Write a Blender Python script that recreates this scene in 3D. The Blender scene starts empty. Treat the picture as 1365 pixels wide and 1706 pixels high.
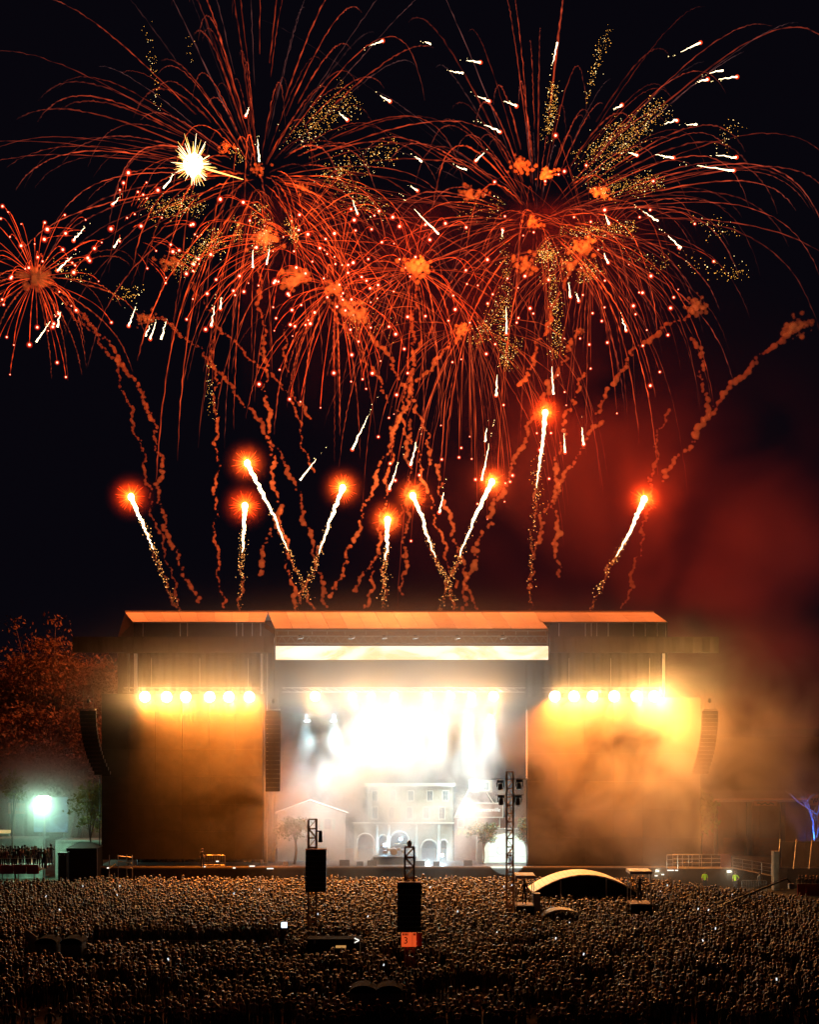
import bpy, math, random
import numpy as np
from mathutils import Vector, Matrix

random.seed(11)
rng = np.random.default_rng(11)
R = math.radians
scene = bpy.context.scene
col = scene.collection

# ------------------------------------------------------------------ camera, night sky, exposure
FPX, HZ, CAMZ = 2370.0, 1170.0, 17.0          # focal length and horizon row in photograph pixels, eye height
cam_d = bpy.data.cameras.new('camera')
cam_d.sensor_fit = 'VERTICAL'
cam_d.sensor_height = 36.0
cam_d.lens = 36.0 * FPX / 1706.0
cam_d.shift_y = (HZ - 853.0) / 1706.0
cam_d.clip_end = 2000.0
cam = bpy.data.objects.new('camera', cam_d)
cam.location = (0, 0, CAMZ)
cam.rotation_euler = (R(90), 0, 0)
col.objects.link(cam)
scene.camera = cam

world = bpy.data.worlds.new('World')
scene.world = world
world.use_nodes = True
wn = world.node_tree.nodes
sky = wn.new('ShaderNodeTexSky')
sky.sky_type = 'NISHITA'
sky.sun_disc = False
sky.sun_elevation = R(-4)
sky.sun_rotation = R(180)
bg = wn['Background']
mixn = wn.new('ShaderNodeMixRGB'); mixn.inputs[0].default_value = 0.97
mixn.inputs[2].default_value = (0.038, 0.030, 0.062, 1)
world.node_tree.links.new(sky.outputs[0], mixn.inputs[1])
world.node_tree.links.new(mixn.outputs[0], bg.inputs[0])
bg.inputs[1].default_value = 0.06

vs = scene.view_settings
vs.view_transform = 'Standard'; vs.look = 'None'; vs.gamma = 1.0; vs.exposure = 0.0
cy = scene.cycles
cy.use_denoising = True
try: cy.denoiser = 'OPENIMAGEDENOISE'
except Exception: pass
cy.max_bounces = 4; cy.diffuse_bounces = 2; cy.glossy_bounces = 2; cy.transmission_bounces = 2
cy.volume_bounces = 0; cy.transparent_max_bounces = 80
cy.sample_clamp_indirect = 2.0
cy.sample_clamp_direct = 0.0
cy.use_light_tree = True
cy.caustics_reflective = False; cy.caustics_refractive = False
cy.volume_step_rate = 1.0; cy.volume_max_steps = 256

def P(px, py, Y):
    """photograph pixel at depth Y -> point in the place"""
    return Vector(((px - 682.5) * Y / FPX, Y, CAMZ - (py - HZ) * Y / FPX))

# ------------------------------------------------------------------ materials
MATS = {}
def mat(name, c, rough=0.7, metal=0.0, var=0.15, scale=3.0, bump=0.0, spec=0.4):
    if name in MATS: return MATS[name]
    m = bpy.data.materials.new(name); m.use_nodes = True
    n, l = m.node_tree.nodes, m.node_tree.links
    b = n['Principled BSDF']
    b.inputs['Roughness'].default_value = rough
    b.inputs['Metallic'].default_value = metal
    b.inputs['Specular IOR Level'].default_value = spec
    t = n.new('ShaderNodeTexNoise'); t.inputs['Scale'].default_value = scale; t.inputs['Detail'].default_value = 4
    tc = n.new('ShaderNodeTexCoord'); l.new(tc.outputs['Object'], t.inputs['Vector'])
    r = n.new('ShaderNodeValToRGB')
    r.color_ramp.elements[0].position = 0.3; r.color_ramp.elements[1].position = 0.72
    r.color_ramp.elements[0].color = (*[x * (1 - var) for x in c], 1)
    r.color_ramp.elements[1].color = (*[min(1, x * (1 + var)) for x in c], 1)
    l.new(t.outputs['Fac'], r.inputs[0]); l.new(r.outputs[0], b.inputs['Base Color'])
    if bump:
        bp = n.new('ShaderNodeBump'); bp.inputs['Strength'].default_value = bump; bp.inputs['Distance'].default_value = 0.05
        l.new(t.outputs['Fac'], bp.inputs['Height']); l.new(bp.outputs[0], b.inputs['Normal'])
    MATS[name] = m
    return m

def emit(name, c, s, sample=False):
    if name in MATS: return MATS[name]
    m = bpy.data.materials.new(name); m.use_nodes = True
    n, l = m.node_tree.nodes, m.node_tree.links
    n.remove(n['Principled BSDF'])
    e = n.new('ShaderNodeEmission'); e.inputs[0].default_value = (*c, 1); e.inputs[1].default_value = s
    l.new(e.outputs[0], n['Material Output'].inputs['Surface'])
    m.cycles.emission_sampling = 'AUTO' if sample else 'NONE'
    MATS[name] = m
    return m

def ember(name, attr='ember_glow', gain=1.0):
    """thin glowing sparks: emission by stored heat, lets what lies behind shine through"""
    m = bpy.data.materials.new(name); m.use_nodes = True
    n, l = m.node_tree.nodes, m.node_tree.links
    n.remove(n['Principled BSDF'])
    a = n.new('ShaderNodeAttribute'); a.attribute_name = attr
    e = n.new('ShaderNodeEmission'); l.new(a.outputs['Color'], e.inputs[0]); e.inputs[1].default_value = gain
    t = n.new('ShaderNodeBsdfTransparent'); ad = n.new('ShaderNodeAddShader')
    l.new(e.outputs[0], ad.inputs[0]); l.new(t.outputs[0], ad.inputs[1])
    l.new(ad.outputs[0], n['Material Output'].inputs['Surface'])
    m.cycles.emission_sampling = 'NONE'
    MATS[name] = m
    return m

# ------------------------------------------------------------------ mesh helpers
def tag(o, label=None, cat=None, group=None, kind=None):
    if label: o['label'] = label
    if cat: o['category'] = cat
    if group: o['group'] = group
    if kind: o['kind'] = kind
    return o

def empty(name, loc=(0, 0, 0), rz=0.0):
    o = bpy.data.objects.new(name, None); col.objects.link(o)
    o.location = loc; o.rotation_euler[2] = rz; o.empty_display_size = 0.3
    return o

def link(name, me, parent=None, loc=None):
    o = bpy.data.objects.new(name, me); col.objects.link(o)
    if parent is not None: o.parent = parent
    if loc is not None: o.location = loc
    return o

def ico_data(sub=1):
    t = (1 + 5 ** .5) / 2
    v = [(-1,t,0),(1,t,0),(-1,-t,0),(1,-t,0),(0,-1,t),(0,1,t),(0,-1,-t),(0,1,-t),(t,0,-1),(t,0,1),(-t,0,-1),(-t,0,1)]
    f = [(0,11,5),(0,5,1),(0,1,7),(0,7,10),(0,10,11),(1,5,9),(5,11,4),(11,10,2),(10,7,6),(7,1,8),(3,9,4),(3,4,2),(3,2,6),(3,6,8),(3,8,9),(4,9,5),(2,4,11),(6,2,10),(8,6,7),(9,8,1)]
    v = [np.array(x) / np.linalg.norm(x) for x in v]
    for _ in range(sub):
        c, nf = {}, []
        def mid(a, b):
            k = (min(a, b), max(a, b))
            if k not in c:
                m = v[a] + v[b]; v.append(m / np.linalg.norm(m)); c[k] = len(v) - 1
            return c[k]
        for a, b, d in f:
            x, y, z = mid(a, b), mid(b, d), mid(d, a)
            nf += [(a, x, z), (b, y, x), (d, z, y), (x, y, z)]
        f = nf
    return np.array(v), f
ICO = {0: ico_data(0), 1: ico_data(1), 2: ico_data(2)}
OCT = (np.array([(1,0,0),(-1,0,0),(0,1,0),(0,-1,0),(0,0,1),(0,0,-1)], float),
       [(0,2,4),(2,1,4),(1,3,4),(3,0,4),(2,0,5),(1,2,5),(3,1,5),(0,3,5)])

class MB:
    def __init__(s): s.v, s.f, s.c = [], [], []
    def add(s, vs_, fs_, c=None):
        k = len(s.v); s.v += [tuple(x) for x in vs_]; s.f += [tuple(i + k for i in f) for f in fs_]
        if c is not None:
            c = list(c); s.c += c if hasattr(c[0], '__len__') else [tuple(c)] * len(vs_)
        return s
    def box(s, x0, x1, y0, y1, z0, z1):
        x0, x1 = min(x0, x1), max(x0, x1); y0, y1 = min(y0, y1), max(y0, y1); z0, z1 = min(z0, z1), max(z0, z1)
        return s.add([(x0,y0,z0),(x1,y0,z0),(x1,y1,z0),(x0,y1,z0),(x0,y0,z1),(x1,y0,z1),(x1,y1,z1),(x0,y1,z1)],
                     [(0,3,2,1),(4,5,6,7),(0,1,5,4),(1,2,6,5),(2,3,7,6),(3,0,4,7)])
    def prism(s, poly, y0, y1):
        """polygon in x,z (anticlockwise seen from -Y) pushed from y0 to y1"""
        n = len(poly)
        return s.add([(x, y0, z) for x, z in poly] + [(x, y1, z) for x, z in poly],
                     [tuple(range(n)), tuple(range(2*n-1, n-1, -1))] + [(i, i+n, (i+1) % n + n, (i+1) % n) for i in range(n)])
    def tube(s, pts, rad, n=6, cap=True, c=None):
        pts = [Vector(p) for p in pts]; k = len(pts)
        rr = rad if hasattr(rad, '__len__') else [rad] * k
        vs_, fs_, cs = [], [], []
        up = Vector((0.31, 0.22, 0.92))
        for i, p in enumerate(pts):
            d = (pts[min(i+1, k-1)] - pts[max(i-1, 0)])
            d = d.normalized() if d.length > 1e-9 else Vector((0, 0, 1))
            u = d.cross(up)
            if u.length < 0.05: u = d.cross(Vector((1, 0, 0)))
            u.normalize(); w = d.cross(u)
            for j in range(n):
                a = 2 * math.pi * j / n
                vs_.append(p + (u * math.cos(a) + w * math.sin(a)) * rr[i])
                if c is not None: cs.append(tuple(c[i]))
        for i in range(k - 1):
            for j in range(n):
                fs_.append((i*n+j, (i+1)*n+j, (i+1)*n+(j+1) % n, i*n+(j+1) % n))
        if cap:
            fs_.append(tuple(range(n))); fs_.append(tuple((k-1)*n + j for j in range(n-1, -1, -1)))
        return s.add(vs_, fs_, cs if c is not None else None)
    def bar(s, a, b, w): return s.tube([a, b], w, 4)
    def ball(s, ctr, r, sub=1, c=None, shape=None):
        v, f = ICO[sub] if shape is None else shape
        rr = np.array(r if hasattr(r, '__len__') else (r, r, r))
        return s.add(v * rr + np.array(ctr), f, [tuple(c)] * len(v) if c is not None else None)
    def mesh(s, name, m=None, smooth=False):
        me = bpy.data.meshes.new(name); me.from_pydata(s.v, [], s.f)
        if s.c:
            a = me.color_attributes.new('ember_glow', 'FLOAT_COLOR', 'POINT')
            a.data.foreach_set('color', np.array([(x[0], x[1], x[2], 1) for x in s.c], np.float32).ravel())
        if m: me.materials.append(m)
        if smooth: me.shade_smooth()
        me.update()
        return me
    def build(s, name, m, parent=None, smooth=False, loc=None):
        return link(name, s.mesh(name, m, smooth), parent, loc)

def ibox(name, m, parent, *b): return MB().box(*b).build(name, m, parent)

def lamp(name, kind, loc, power, c, parent=None, radius=0.3, spot=None, blend=0.4, to=None):
    d = bpy.data.lights.new(name, kind); d.energy = power; d.color = c; d.shadow_soft_size = radius
    if kind == 'SPOT': d.spot_size = R(spot); d.spot_blend = blend
    o = bpy.data.objects.new(name, d); col.objects.link(o)
    o.location = loc
    if to is not None:
        o.rotation_euler = (Vector(to) - Vector(loc)).to_track_quat('-Z', 'Y').to_euler()
    if parent is not None:
        o.parent = parent
        if to is None or True:
            o.location = Vector(loc) - parent.location
    return o

def copy_tree(o, parent=None):
    c = o.copy(); col.objects.link(c); c.parent = parent
    for ch in o.children: copy_tree(ch, c)
    return c

M_black = mat('black_cloth', (0.012, 0.011, 0.012), 0.9)
M_scrim = mat('dark_mesh_scrim', (0.016, 0.013, 0.012), 0.85, var=0.3, scale=1.2)
M_dark = mat('black_paint', (0.02, 0.02, 0.021), 0.5)
M_alu = mat('aluminium', (0.45, 0.45, 0.46), 0.42, 0.85, 0.1)
M_steel = mat('galvanised_steel', (0.3, 0.3, 0.3), 0.5, 0.7, 0.15)
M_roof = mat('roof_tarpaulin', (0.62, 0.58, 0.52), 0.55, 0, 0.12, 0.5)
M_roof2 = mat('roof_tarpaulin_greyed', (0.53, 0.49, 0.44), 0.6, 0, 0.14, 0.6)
M_deck = mat('stage_plywood', (0.06, 0.05, 0.05), 0.5)
M_white = mat('white_paint', (0.72, 0.72, 0.7), 0.6, 0, 0.06)
M_wood = mat('brown_board', (0.16, 0.08, 0.05), 0.7)

# ================================================================== SETTING
g = MB()
gx = np.linspace(-420, 420, 61); gy = np.linspace(-30, 700, 61)
gv = [(x, y, 0.04 * math.sin(x * 0.11) * math.cos(y * 0.07) - 0.04) for y in gy for x in gx]
g.add(gv, [(j*61+i, j*61+i+1, (j+1)*61+i+1, (j+1)*61+i) for j in range(60) for i in range(60)])
tag(g.build('ground', mat('trampled_grass', (0.045, 0.042, 0.028), 0.9, 0, 0.5, 0.9, 0.3)), kind='structure')
# ------------------------------------------------------------------ body shapes used for the people further down
def person_mesh(pose, name, ratio=None, seed=0):
    """one continuous body grown round a skeleton; returns (verts, faces, region per vertex)"""
    L = []                                       # (x, y, z, rx, ry, parent, region)
    def n(x, y, z, rx, ry, p, reg): L.append((x, y, z, rx, ry, p, reg)); return len(L) - 1
    pel = n(0, 0, .96, .155, .115, None, 'trousers')
    wai = n(0, 0, 1.12, .135, .10, pel, 'top'); che = n(0, 0, 1.32, .165, .115, wai, 'top'); col_ = n(0, 0, 1.45, .10, .08, che, 'top')
    nk = n(0, .01, 1.525, .055, .058, col_, 'skin'); h1 = n(0, .03, 1.60, .072, .085, nk, 'skin'); h2 = n(0, .025, 1.675, .08, .1, h1, 'hair'); n(0, .015, 1.74, .058, .07, h2, 'hair')
    arms = {'down': ((.23, -.02, 1.16), (.22, .10, .95), (.21, .14, .87)), 'up': ((.30, .05, 1.60), (.24, .08, 1.86), (.23, .09, 1.95)), 'phone': ((.24, .16, 1.27), (.13, .30, 1.52), (.10, .30, 1.60)),
            'fold': ((.24, .06, 1.17), (.06, .24, 1.18), (-.02, .26, 1.2)), 'wave': ((.36, .02, 1.42), (.40, .06, 1.70), (.40, .07, 1.79)), 'hip': ((.33, -.06, 1.2), (.19, .04, 1.02), (.16, .08, 1.0))}
    for s, key in ((-1, pose[0]), (1, pose[1])):
        sh = n(s * .175, 0, 1.425, .068, .066, col_, 'top')
        e, w, hd = arms[key]
        el = n(s * e[0], e[1], e[2], .048, .05, sh, 'top'); wr = n(s * w[0], w[1], w[2], .033, .033, el, 'skin'); n(s * hd[0], hd[1], hd[2], .036, .024, wr, 'skin')
        hp = n(s * .09, 0, .88, .095, .10, pel, 'trousers'); kn = n(s * .105, .02, .50, .068, .07, hp, 'trousers'); an = n(s * .11, -.01, .09, .045, .05, kn, 'trousers'); n(s * .12, .12, .04, .045, .035, an, 'shoes')
    me = bpy.data.meshes.new(name)
    me.from_pydata([x[:3] for x in L], [(x[5], i) for i, x in enumerate(L) if x[5] is not None], [])
    o = bpy.data.objects.new(name, me); col.objects.link(o)
    sk = o.modifiers.new('s', 'SKIN'); sk.use_smooth_shade = True; sk.branch_smoothing = .6
    for i, x in enumerate(L):
        d = me.skin_vertices[0].data[i]; d.radius = (x[3], x[4]); d.use_root = (i == 0)
    sb = o.modifiers.new('b', 'SUBSURF'); sb.levels = sb.render_levels = 1
    if ratio:
        dm = o.modifiers.new('d', 'DECIMATE'); dm.ratio = ratio
    dg = bpy.context.evaluated_depsgraph_get()
    ev = o.evaluated_get(dg); m2 = bpy.data.meshes.new_from_object(ev)
    m2.name = name
    co = np.zeros(len(m2.vertices) * 3); m2.vertices.foreach_get('co', co); co = co.reshape(-1, 3)
    bp_ = np.array([x[:3] for x in L]); reg = [x[6] for x in L]
    # sample along bones for the region
    S, Rg = [], []
    for x in L:
        if x[5] is None: continue
        a, b = np.array(L[x[5]][:3]), np.array(x[:3])
        for t in (.25, .5, .75, 1): S.append(a + (b - a) * t); Rg.append(x[6])
    S = np.array(S); d = ((co[:, None, :] - S[None]) ** 2).sum(2); near = d.argmin(1)
    region = np.array([Rg[k] for k in near])
    face = (co[:, 1] > .085) & (co[:, 2] > 1.54) & (co[:, 2] < 1.71) & (np.abs(co[:, 0]) < .1)
    region[face] = 'skin'
    region[(co[:, 2] > 1.60) & ~face & (np.abs(co[:, 0]) < .12) & (co[:, 2] < 1.85) & np.isin(region, ['skin', 'hair']) & (np.hypot(co[:, 0], co[:, 1] - .02) < .13)] = 'hair'
    bpy.data.objects.remove(o); bpy.data.meshes.remove(me)
    return m2, co, region

POSES = [('down', 'down'), ('down', 'phone'), ('hip', 'down'), ('up', 'up'), ('fold', 'fold'), ('down', 'wave'), ('phone', 'phone'), ('down', 'hip')]
BODY_NEAR = [person_mesh(ps, 'person', .55) for ps in POSES]
BODY_FAR = [person_mesh(ps, 'crowd_body', .16) for ps in POSES]

# ------------------------------------------------------------------ trees
def leaf_tree(name, base, h, crown, nl, m_leaf, label, cat, group=None, trunk_r=.1, leaf=.16, seed=1, limbs=5, m_bark=None, parts_at=None):
    rg = np.random.default_rng(seed)
    o = tag(empty(name, base), label, cat, group)
    m_bark = m_bark or mat('bark', (.07, .045, .03), .9, 0, .3, 6)
    tr = MB()
    cz = h - crown[2]
    p0 = Vector((0, 0, 0)); pts = [Vector((.02 * h * math.sin(i * 1.3 + seed), .02 * h * math.cos(i * 1.7 + seed), cz * i / 5)) for i in range(6)]
    tr.tube(pts, [trunk_r * (1 - .09 * i) for i in range(6)], 8)
    tips = []
    for k in range(limbs):
        a = 2 * math.pi * k / limbs + rg.uniform(-.4, .4); e = rg.uniform(.25, 1.2)
        ln = rg.uniform(.55, .95)
        st = pts[3 + k % 3]
        tip = Vector((math.cos(a) * math.cos(e) * crown[0] * ln, math.sin(a) * math.cos(e) * crown[1] * ln, cz + math.sin(e) * crown[2] * ln))
        midp = st.lerp(tip, .5) + Vector((0, 0, .08 * h))
        tr.tube([st, midp, tip], [trunk_r * .55, trunk_r * .3, trunk_r * .08], 6)
        tips += [tip, midp]
        for q in range(3):
            t2 = midp.lerp(tip, rg.uniform(.1, .9)); e2 = t2 + Vector(rg.normal(0, .28, 3) * np.array(crown))
            tr.tube([t2, t2.lerp(e2, .5) + Vector((0, 0, .1)), e2], [trunk_r * .2, trunk_r * .12, trunk_r * .04], 5); tips.append(e2)
    tr.build('trunk', m_bark, o, True)
    # crown: leaves gathered in clumps through the volume
    ncl = max(8, nl // 70)
    cl = []
    while len(cl) < ncl:
        d = rg.normal(0, 1, 3); d /= np.linalg.norm(d)
        r = rg.uniform(.35, 1.0) ** .6
        c = d * r * np.array(crown) * rg.uniform(.75, 1.08); c[2] += cz
        if c[2] > cz - crown[2] * .8: cl.append(c)
    cl += [np.array(t) for t in tips]
    ci = rg.integers(0, len(cl), nl); base_c = np.array(cl)[ci]
    csz = rg.uniform(.10, .26, len(cl))[ci][:, None] * np.mean(crown)
    pos = base_c + rg.normal(0, 1, (nl, 3)) * csz * np.array([1, 1, .7])
    u = rg.normal(0, 1, (nl, 3)); u /= np.linalg.norm(u, axis=1)[:, None]
    w = np.cross(u, rg.normal(0, 1, (nl, 3))); w /= np.linalg.norm(w, axis=1)[:, None]
    s = (leaf * rg.uniform(.6, 1.4, nl))[:, None]
    v = np.stack([pos - u * s, pos + w * s * .5, pos + u * s, pos - w * s * .5], 1).reshape(-1, 3)
    me = bpy.data.meshes.new('crown'); me.vertices.add(len(v)); me.vertices.foreach_set('co', v.astype(np.float32).ravel())
    me.loops.add(nl * 4); me.loops.foreach_set('vertex_index', np.arange(nl * 4, dtype=np.int32))
    me.polygons.add(nl); me.polygons.foreach_set('loop_start', np.arange(0, nl * 4, 4, dtype=np.int32))
    me.update(calc_edges=True); me.materials.append(m_leaf)
    co = link('crown', me, o); co['kind'] = 'stuff'
    return o
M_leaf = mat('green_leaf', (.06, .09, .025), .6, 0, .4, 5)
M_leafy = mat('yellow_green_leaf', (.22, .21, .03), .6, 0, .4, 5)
M_leafr = mat('red_lit_leaf', (.15, .065, .035), .7, 0, .5, .6)  # red firelight on the leaves is partly put into their colour
# tall trees beyond the stage, lit red by the fireworks
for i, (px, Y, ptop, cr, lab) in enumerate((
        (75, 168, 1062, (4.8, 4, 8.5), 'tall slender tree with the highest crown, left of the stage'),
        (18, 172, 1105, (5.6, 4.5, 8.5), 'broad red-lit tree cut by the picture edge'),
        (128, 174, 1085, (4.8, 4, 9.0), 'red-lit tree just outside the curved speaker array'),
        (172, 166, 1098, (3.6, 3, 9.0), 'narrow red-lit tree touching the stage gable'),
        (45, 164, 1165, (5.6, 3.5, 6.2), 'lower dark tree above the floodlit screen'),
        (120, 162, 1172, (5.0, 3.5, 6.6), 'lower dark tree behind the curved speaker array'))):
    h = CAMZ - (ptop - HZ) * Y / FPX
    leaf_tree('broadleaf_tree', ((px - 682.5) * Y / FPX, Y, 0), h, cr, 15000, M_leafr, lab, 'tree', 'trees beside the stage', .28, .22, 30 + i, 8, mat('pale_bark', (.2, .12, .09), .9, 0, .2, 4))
leaf_tree('young_tree', ((152 - 682.5) * 134.2 / FPX, 134.2, 0), 9.4, (1.9, 1.6, 2.6), 1500, M_leafy, 'yellow-green young tree lit beside the dark side screen', 'tree', None, .1, .2, 44)
leaf_tree('young_tree', ((22 - 682.5) * 134.4 / FPX, 134.4, 0), 10.0, (1.2, 1.0, 1.3), 700, M_leafy, 'small yellow-green tree top above the orange board', 'tree', None, .1, .2, 45)
leaf_tree('young_tree', ((1172 - 682.5) * 140 / FPX, 140, 0), 8.4, (1.6, 1.3, 2.3), 1300, mat('bright_leaf', (.22, .3, .03), .6, 0, .3, 4), 'bright green leaves peeping out behind the smoky side screen', 'tree', None, .1, .2, 46)
# bare tree in blue light
def bare_tree(name, base, h, label, seed):
    rg = np.random.default_rng(seed)
    o = tag(empty(name, base), label, 'tree')
    m = mat('bare_bark', (.4, .4, .42), .8, 0, .2, 5)
    def grow(p, d, ln, r, depth):
        pts = [p]; rad = [r]
        for k in range(4):
            d = (d + Vector(rg.normal(0, .16, 3)) + Vector((0, 0, .05))).normalized()
            p = p + d * ln / 4; pts.append(p); rad.append(r * (1 - .14 * (k + 1)))
        MB().tube(pts, rad, 6).build('trunk' if depth == 0 else 'branch', m, o, True)
        if depth < 3:
            for q in range(3 if depth else 4):
                a = rg.uniform(0, 6.28); sp = rg.uniform(.5, 1.0)
                nd = (d + Vector((math.cos(a) * sp, math.sin(a) * sp * .6, rg.uniform(-.1, .5)))).normalized()
                grow(pts[-1 - (q % 3)] if depth else pts[-1], nd, ln * rg.uniform(.6, .85), r * .52, depth + 1)
    grow(Vector((0, 0, 0)), Vector((0, 0, 1)), h * .36, .22, 0)
    return o
b0 = Vector(((1342 - 682.5) * 138 / FPX, 138, 0))
bare_tree('bare_tree', b0, 10.5, 'leafless tree washed in blue light at the picture edge', 3)
ul = tag(empty('tree_uplight', b0 + Vector((-.6, -2.6, 2.4))), 'small blue floodlight below the leafless tree', 'floodlight')
MB().tube([(0, 0, 0), (0, .1, .2)], [.12, .18], 8).build('housing', M_dark, ul)
MB().tube([(0, .1, .21), (0, .1, .23)], .15, 8).build('lens', emit('blue_flood_lens', (.1, .3, 1), 3), ul)
MB().tube([(0, 0, 0), (0, 0, -2.4)], .04, 5).build('stand', M_dark, ul)
lamp('lamp_light', 'SPOT', b0 + Vector((-.6, -2.5, 2.75)), 3200, (.03, .17, 1), ul, .1, 70, .4, b0 + Vector((.2, 0, 9.0)))
# flat-roofed building beyond the ramp
def Xs(px, Y): return (px - 682.5) * Y / FPX
def Zs(py, Y): return CAMZ - (py - HZ) * Y / FPX
BY = 158
bl = tag(empty('flat_roofed_building', (0, 0, 0)), 'low flat-roofed orange-brown building seen through smoke beyond the ramp', 'building')
M_bw = mat('orange_render', (.42, .16, .08), .85, 0, .2, .5)
for i in range(9):
    x0 = Xs(1150, BY) + i * 2.6
    ibox('wall_panel', M_bw, bl, x0, x0 + 2.58, BY, BY + .3, 0, Zs(1336, BY))
ibox('roof_edge', mat('pale_fascia', (.7, .5, .4), .6), bl, Xs(1148, BY), Xs(1372, BY) + 2, BY - .6, BY + .5, Zs(1335.6, BY), Zs(1331, BY))
ibox('roof', M_dark, bl, Xs(1148, BY), Xs(1372, BY) + 2, BY + .5, BY + 16, Zs(1335, BY), Zs(1331.5, BY))
for xa, xb in ((1244, 1252), (1300, 1308), (1190, 1196)): ibox('pillar', mat('brown_pillar', (.16, .07, .05)), bl, Xs(xa, BY), Xs(xb, BY), BY - .4, BY - .02, 0, Zs(1336.2, BY))
for xa, xb, ya, yb in ((1206, 1240, 1412, 1440), (1256, 1296, 1405, 1432)):
    w = ibox('shutter_door', mat('rust_shutter', (.5, .13, .04), .7), bl, Xs(xa, BY), Xs(xb, BY), BY - .08, BY - .02, 0, Zs(ya, BY))
    for k in range(7): ibox('slat', mat('rust_shutter', (.5, .13, .04)), w, Xs(xa, BY), Xs(xb, BY), BY - .12, BY - .085, .05 + k * .28, .25 + k * .28)
for xa, xb, ya, yb, lab in ((1254, 1293, 1334, 1341.5, 'long orange banner under the roof edge of the low building'), (1344, 1361, 1323, 1341, 'orange square banner beside the blue tree')):
    o = tag(empty('banner', (Xs(xa, BY), BY - .75, Zs(yb, BY))), lab, 'banner', 'banners on the low building')
    w, h = Xs(xb, BY) - Xs(xa, BY), Zs(ya, BY) - Zs(yb, BY)
    ibox('cloth', mat('orange_banner', (.75, .28, .1)), o, 0, w, 0, .04, 0, h)
    MB().tube([(.4 + w * .7 * t, -.01, h * (.45 + .18 * math.sin(t * 17) + .08 * math.sin(t * 41))) for t in [k / 26 for k in range(27)]], .05, 4).build('painted_scrawl', M_dark, o)
# ================================================================== STAGE
SY = 132.0
DK = 1.8                                       # deck height
def X(px, Y=SY): return (px - 682.5) * Y / FPX
def Z(py, Y=SY): return CAMZ - (py - HZ) * Y / FPX

stage = tag(empty('concert_stage', (0, 0, 0)), 'huge open-air concert stage with a pitched pale roof lit orange', 'stage')
ibox('deck', M_deck, stage, X(165), X(1135), SY - 0.4, 148, DK - 0.25, DK)
ibox('deck_edge', mat('deck_edge_trim', (0.35, 0.3, 0.26), 0.5), stage, X(165), X(1135), SY - 0.44, SY - 0.4, DK - 0.12, DK + 0.02)
ibox('skirt', mat('stage_skirt', (0.02, 0.016, 0.016), 0.85, scale=0.7, var=0.4), stage, X(165), X(1300), SY - 0.3, SY - 0.15, 0, DK - 0.26)
ibox('back_wall', M_black, stage, -25.5, 24, 148, 148.3, 0, 25.0)
M_roofc = mat('roof_tarpaulin_lit_white', (.86, .84, .8), .55, 0, .08, .5)  # centre strips whitened: the extra light on them is put into the colour
# roof: one slope seen from the front, laid in strips of tarpaulin
def roof_pt(x, Y, dz=0.0):
    return (x, Y, 23.75 + (Y - 130.0) * (26.24 - 23.75) / 16.0 + dz)
def roof_strip(x0a, x1a, x0b, x1b, Ya, Yb, m, dz):
    t = 0.05
    v = [roof_pt(x0a, Ya, dz), roof_pt(x1a, Ya, dz), roof_pt(x1b, Yb, dz), roof_pt(x0b, Yb, dz)]
    w = [(a, b, c - t) for a, b, c in v]
    MB().add(v + w, [(0,1,2,3),(7,6,5,4),(0,4,5,1),(1,5,6,2),(2,6,7,3),(3,7,4,0)]).build('roof_panel', m, stage)
xl0, xl1 = X(208, 146), X(1090, 146)
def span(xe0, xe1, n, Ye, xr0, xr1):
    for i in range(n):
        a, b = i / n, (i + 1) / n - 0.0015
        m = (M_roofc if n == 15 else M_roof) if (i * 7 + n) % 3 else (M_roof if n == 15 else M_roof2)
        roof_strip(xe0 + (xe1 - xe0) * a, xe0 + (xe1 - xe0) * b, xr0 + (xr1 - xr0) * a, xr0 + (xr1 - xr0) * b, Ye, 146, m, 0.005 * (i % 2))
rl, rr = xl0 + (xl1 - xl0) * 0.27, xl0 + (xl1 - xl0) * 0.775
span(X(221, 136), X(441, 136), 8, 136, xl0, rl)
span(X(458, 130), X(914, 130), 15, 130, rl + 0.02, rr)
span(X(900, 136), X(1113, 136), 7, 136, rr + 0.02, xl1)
MB().tube([roof_pt(xl0, 146, .05), roof_pt(xl1, 146, .05)], 0.09, 6).build('roof_ridge', M_alu, stage)
# fill between wing eave line and centre overhang
for xa, xb, xr in ((X(441, 136), X(458, 130), rl), (X(900, 136), X(914, 130), rr)):
    MB().add([roof_pt(xa, 136, -.09), roof_pt(xb, 130, -.09), roof_pt(xb + (0.02 if xb > 0 else -0.02), 130, -.6), roof_pt(xa, 136, -.6)], [(0,1,2,3)]).build('roof_flank', M_black, stage)
# back slope and gable end
MB().add([(xl0, 146.05, 26.2), (xl1, 146.05, 26.2), (xl1, 158, 23.8), (xl0 - 1.5, 158, 23.8)], [(0,1,2,3)]).build('rear_roof_slope', M_roof2, stage)
MB().add([roof_pt(xl0, 146, -.1), (X(194, 147), 147.5, Z(1062, 147)), (X(194, 147), 147.5, Z(1160, 147)), (X(222, 137), 137, Z(1160, 137)), (X(222, 136.5), 136.5, Z(1038, 136.5))],
         [(0,1,2,3,4)]).build('gable_cloth', mat('grey_side_cloth', (0.2, 0.17, 0.16), 0.8, 0, 0.25, 2.0), stage)
for xa, xb, Ye, py in ((221, 441, 136, 1036), (458, 914, 130, 1048.5), (900, 1113, 136, 1036)):
    ibox('eave_rail', M_alu, stage, X(xa, Ye), X(xb, Ye), Ye - 0.06, Ye + 0.06, Z(py, Ye) - 0.12, Z(py, Ye))
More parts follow.
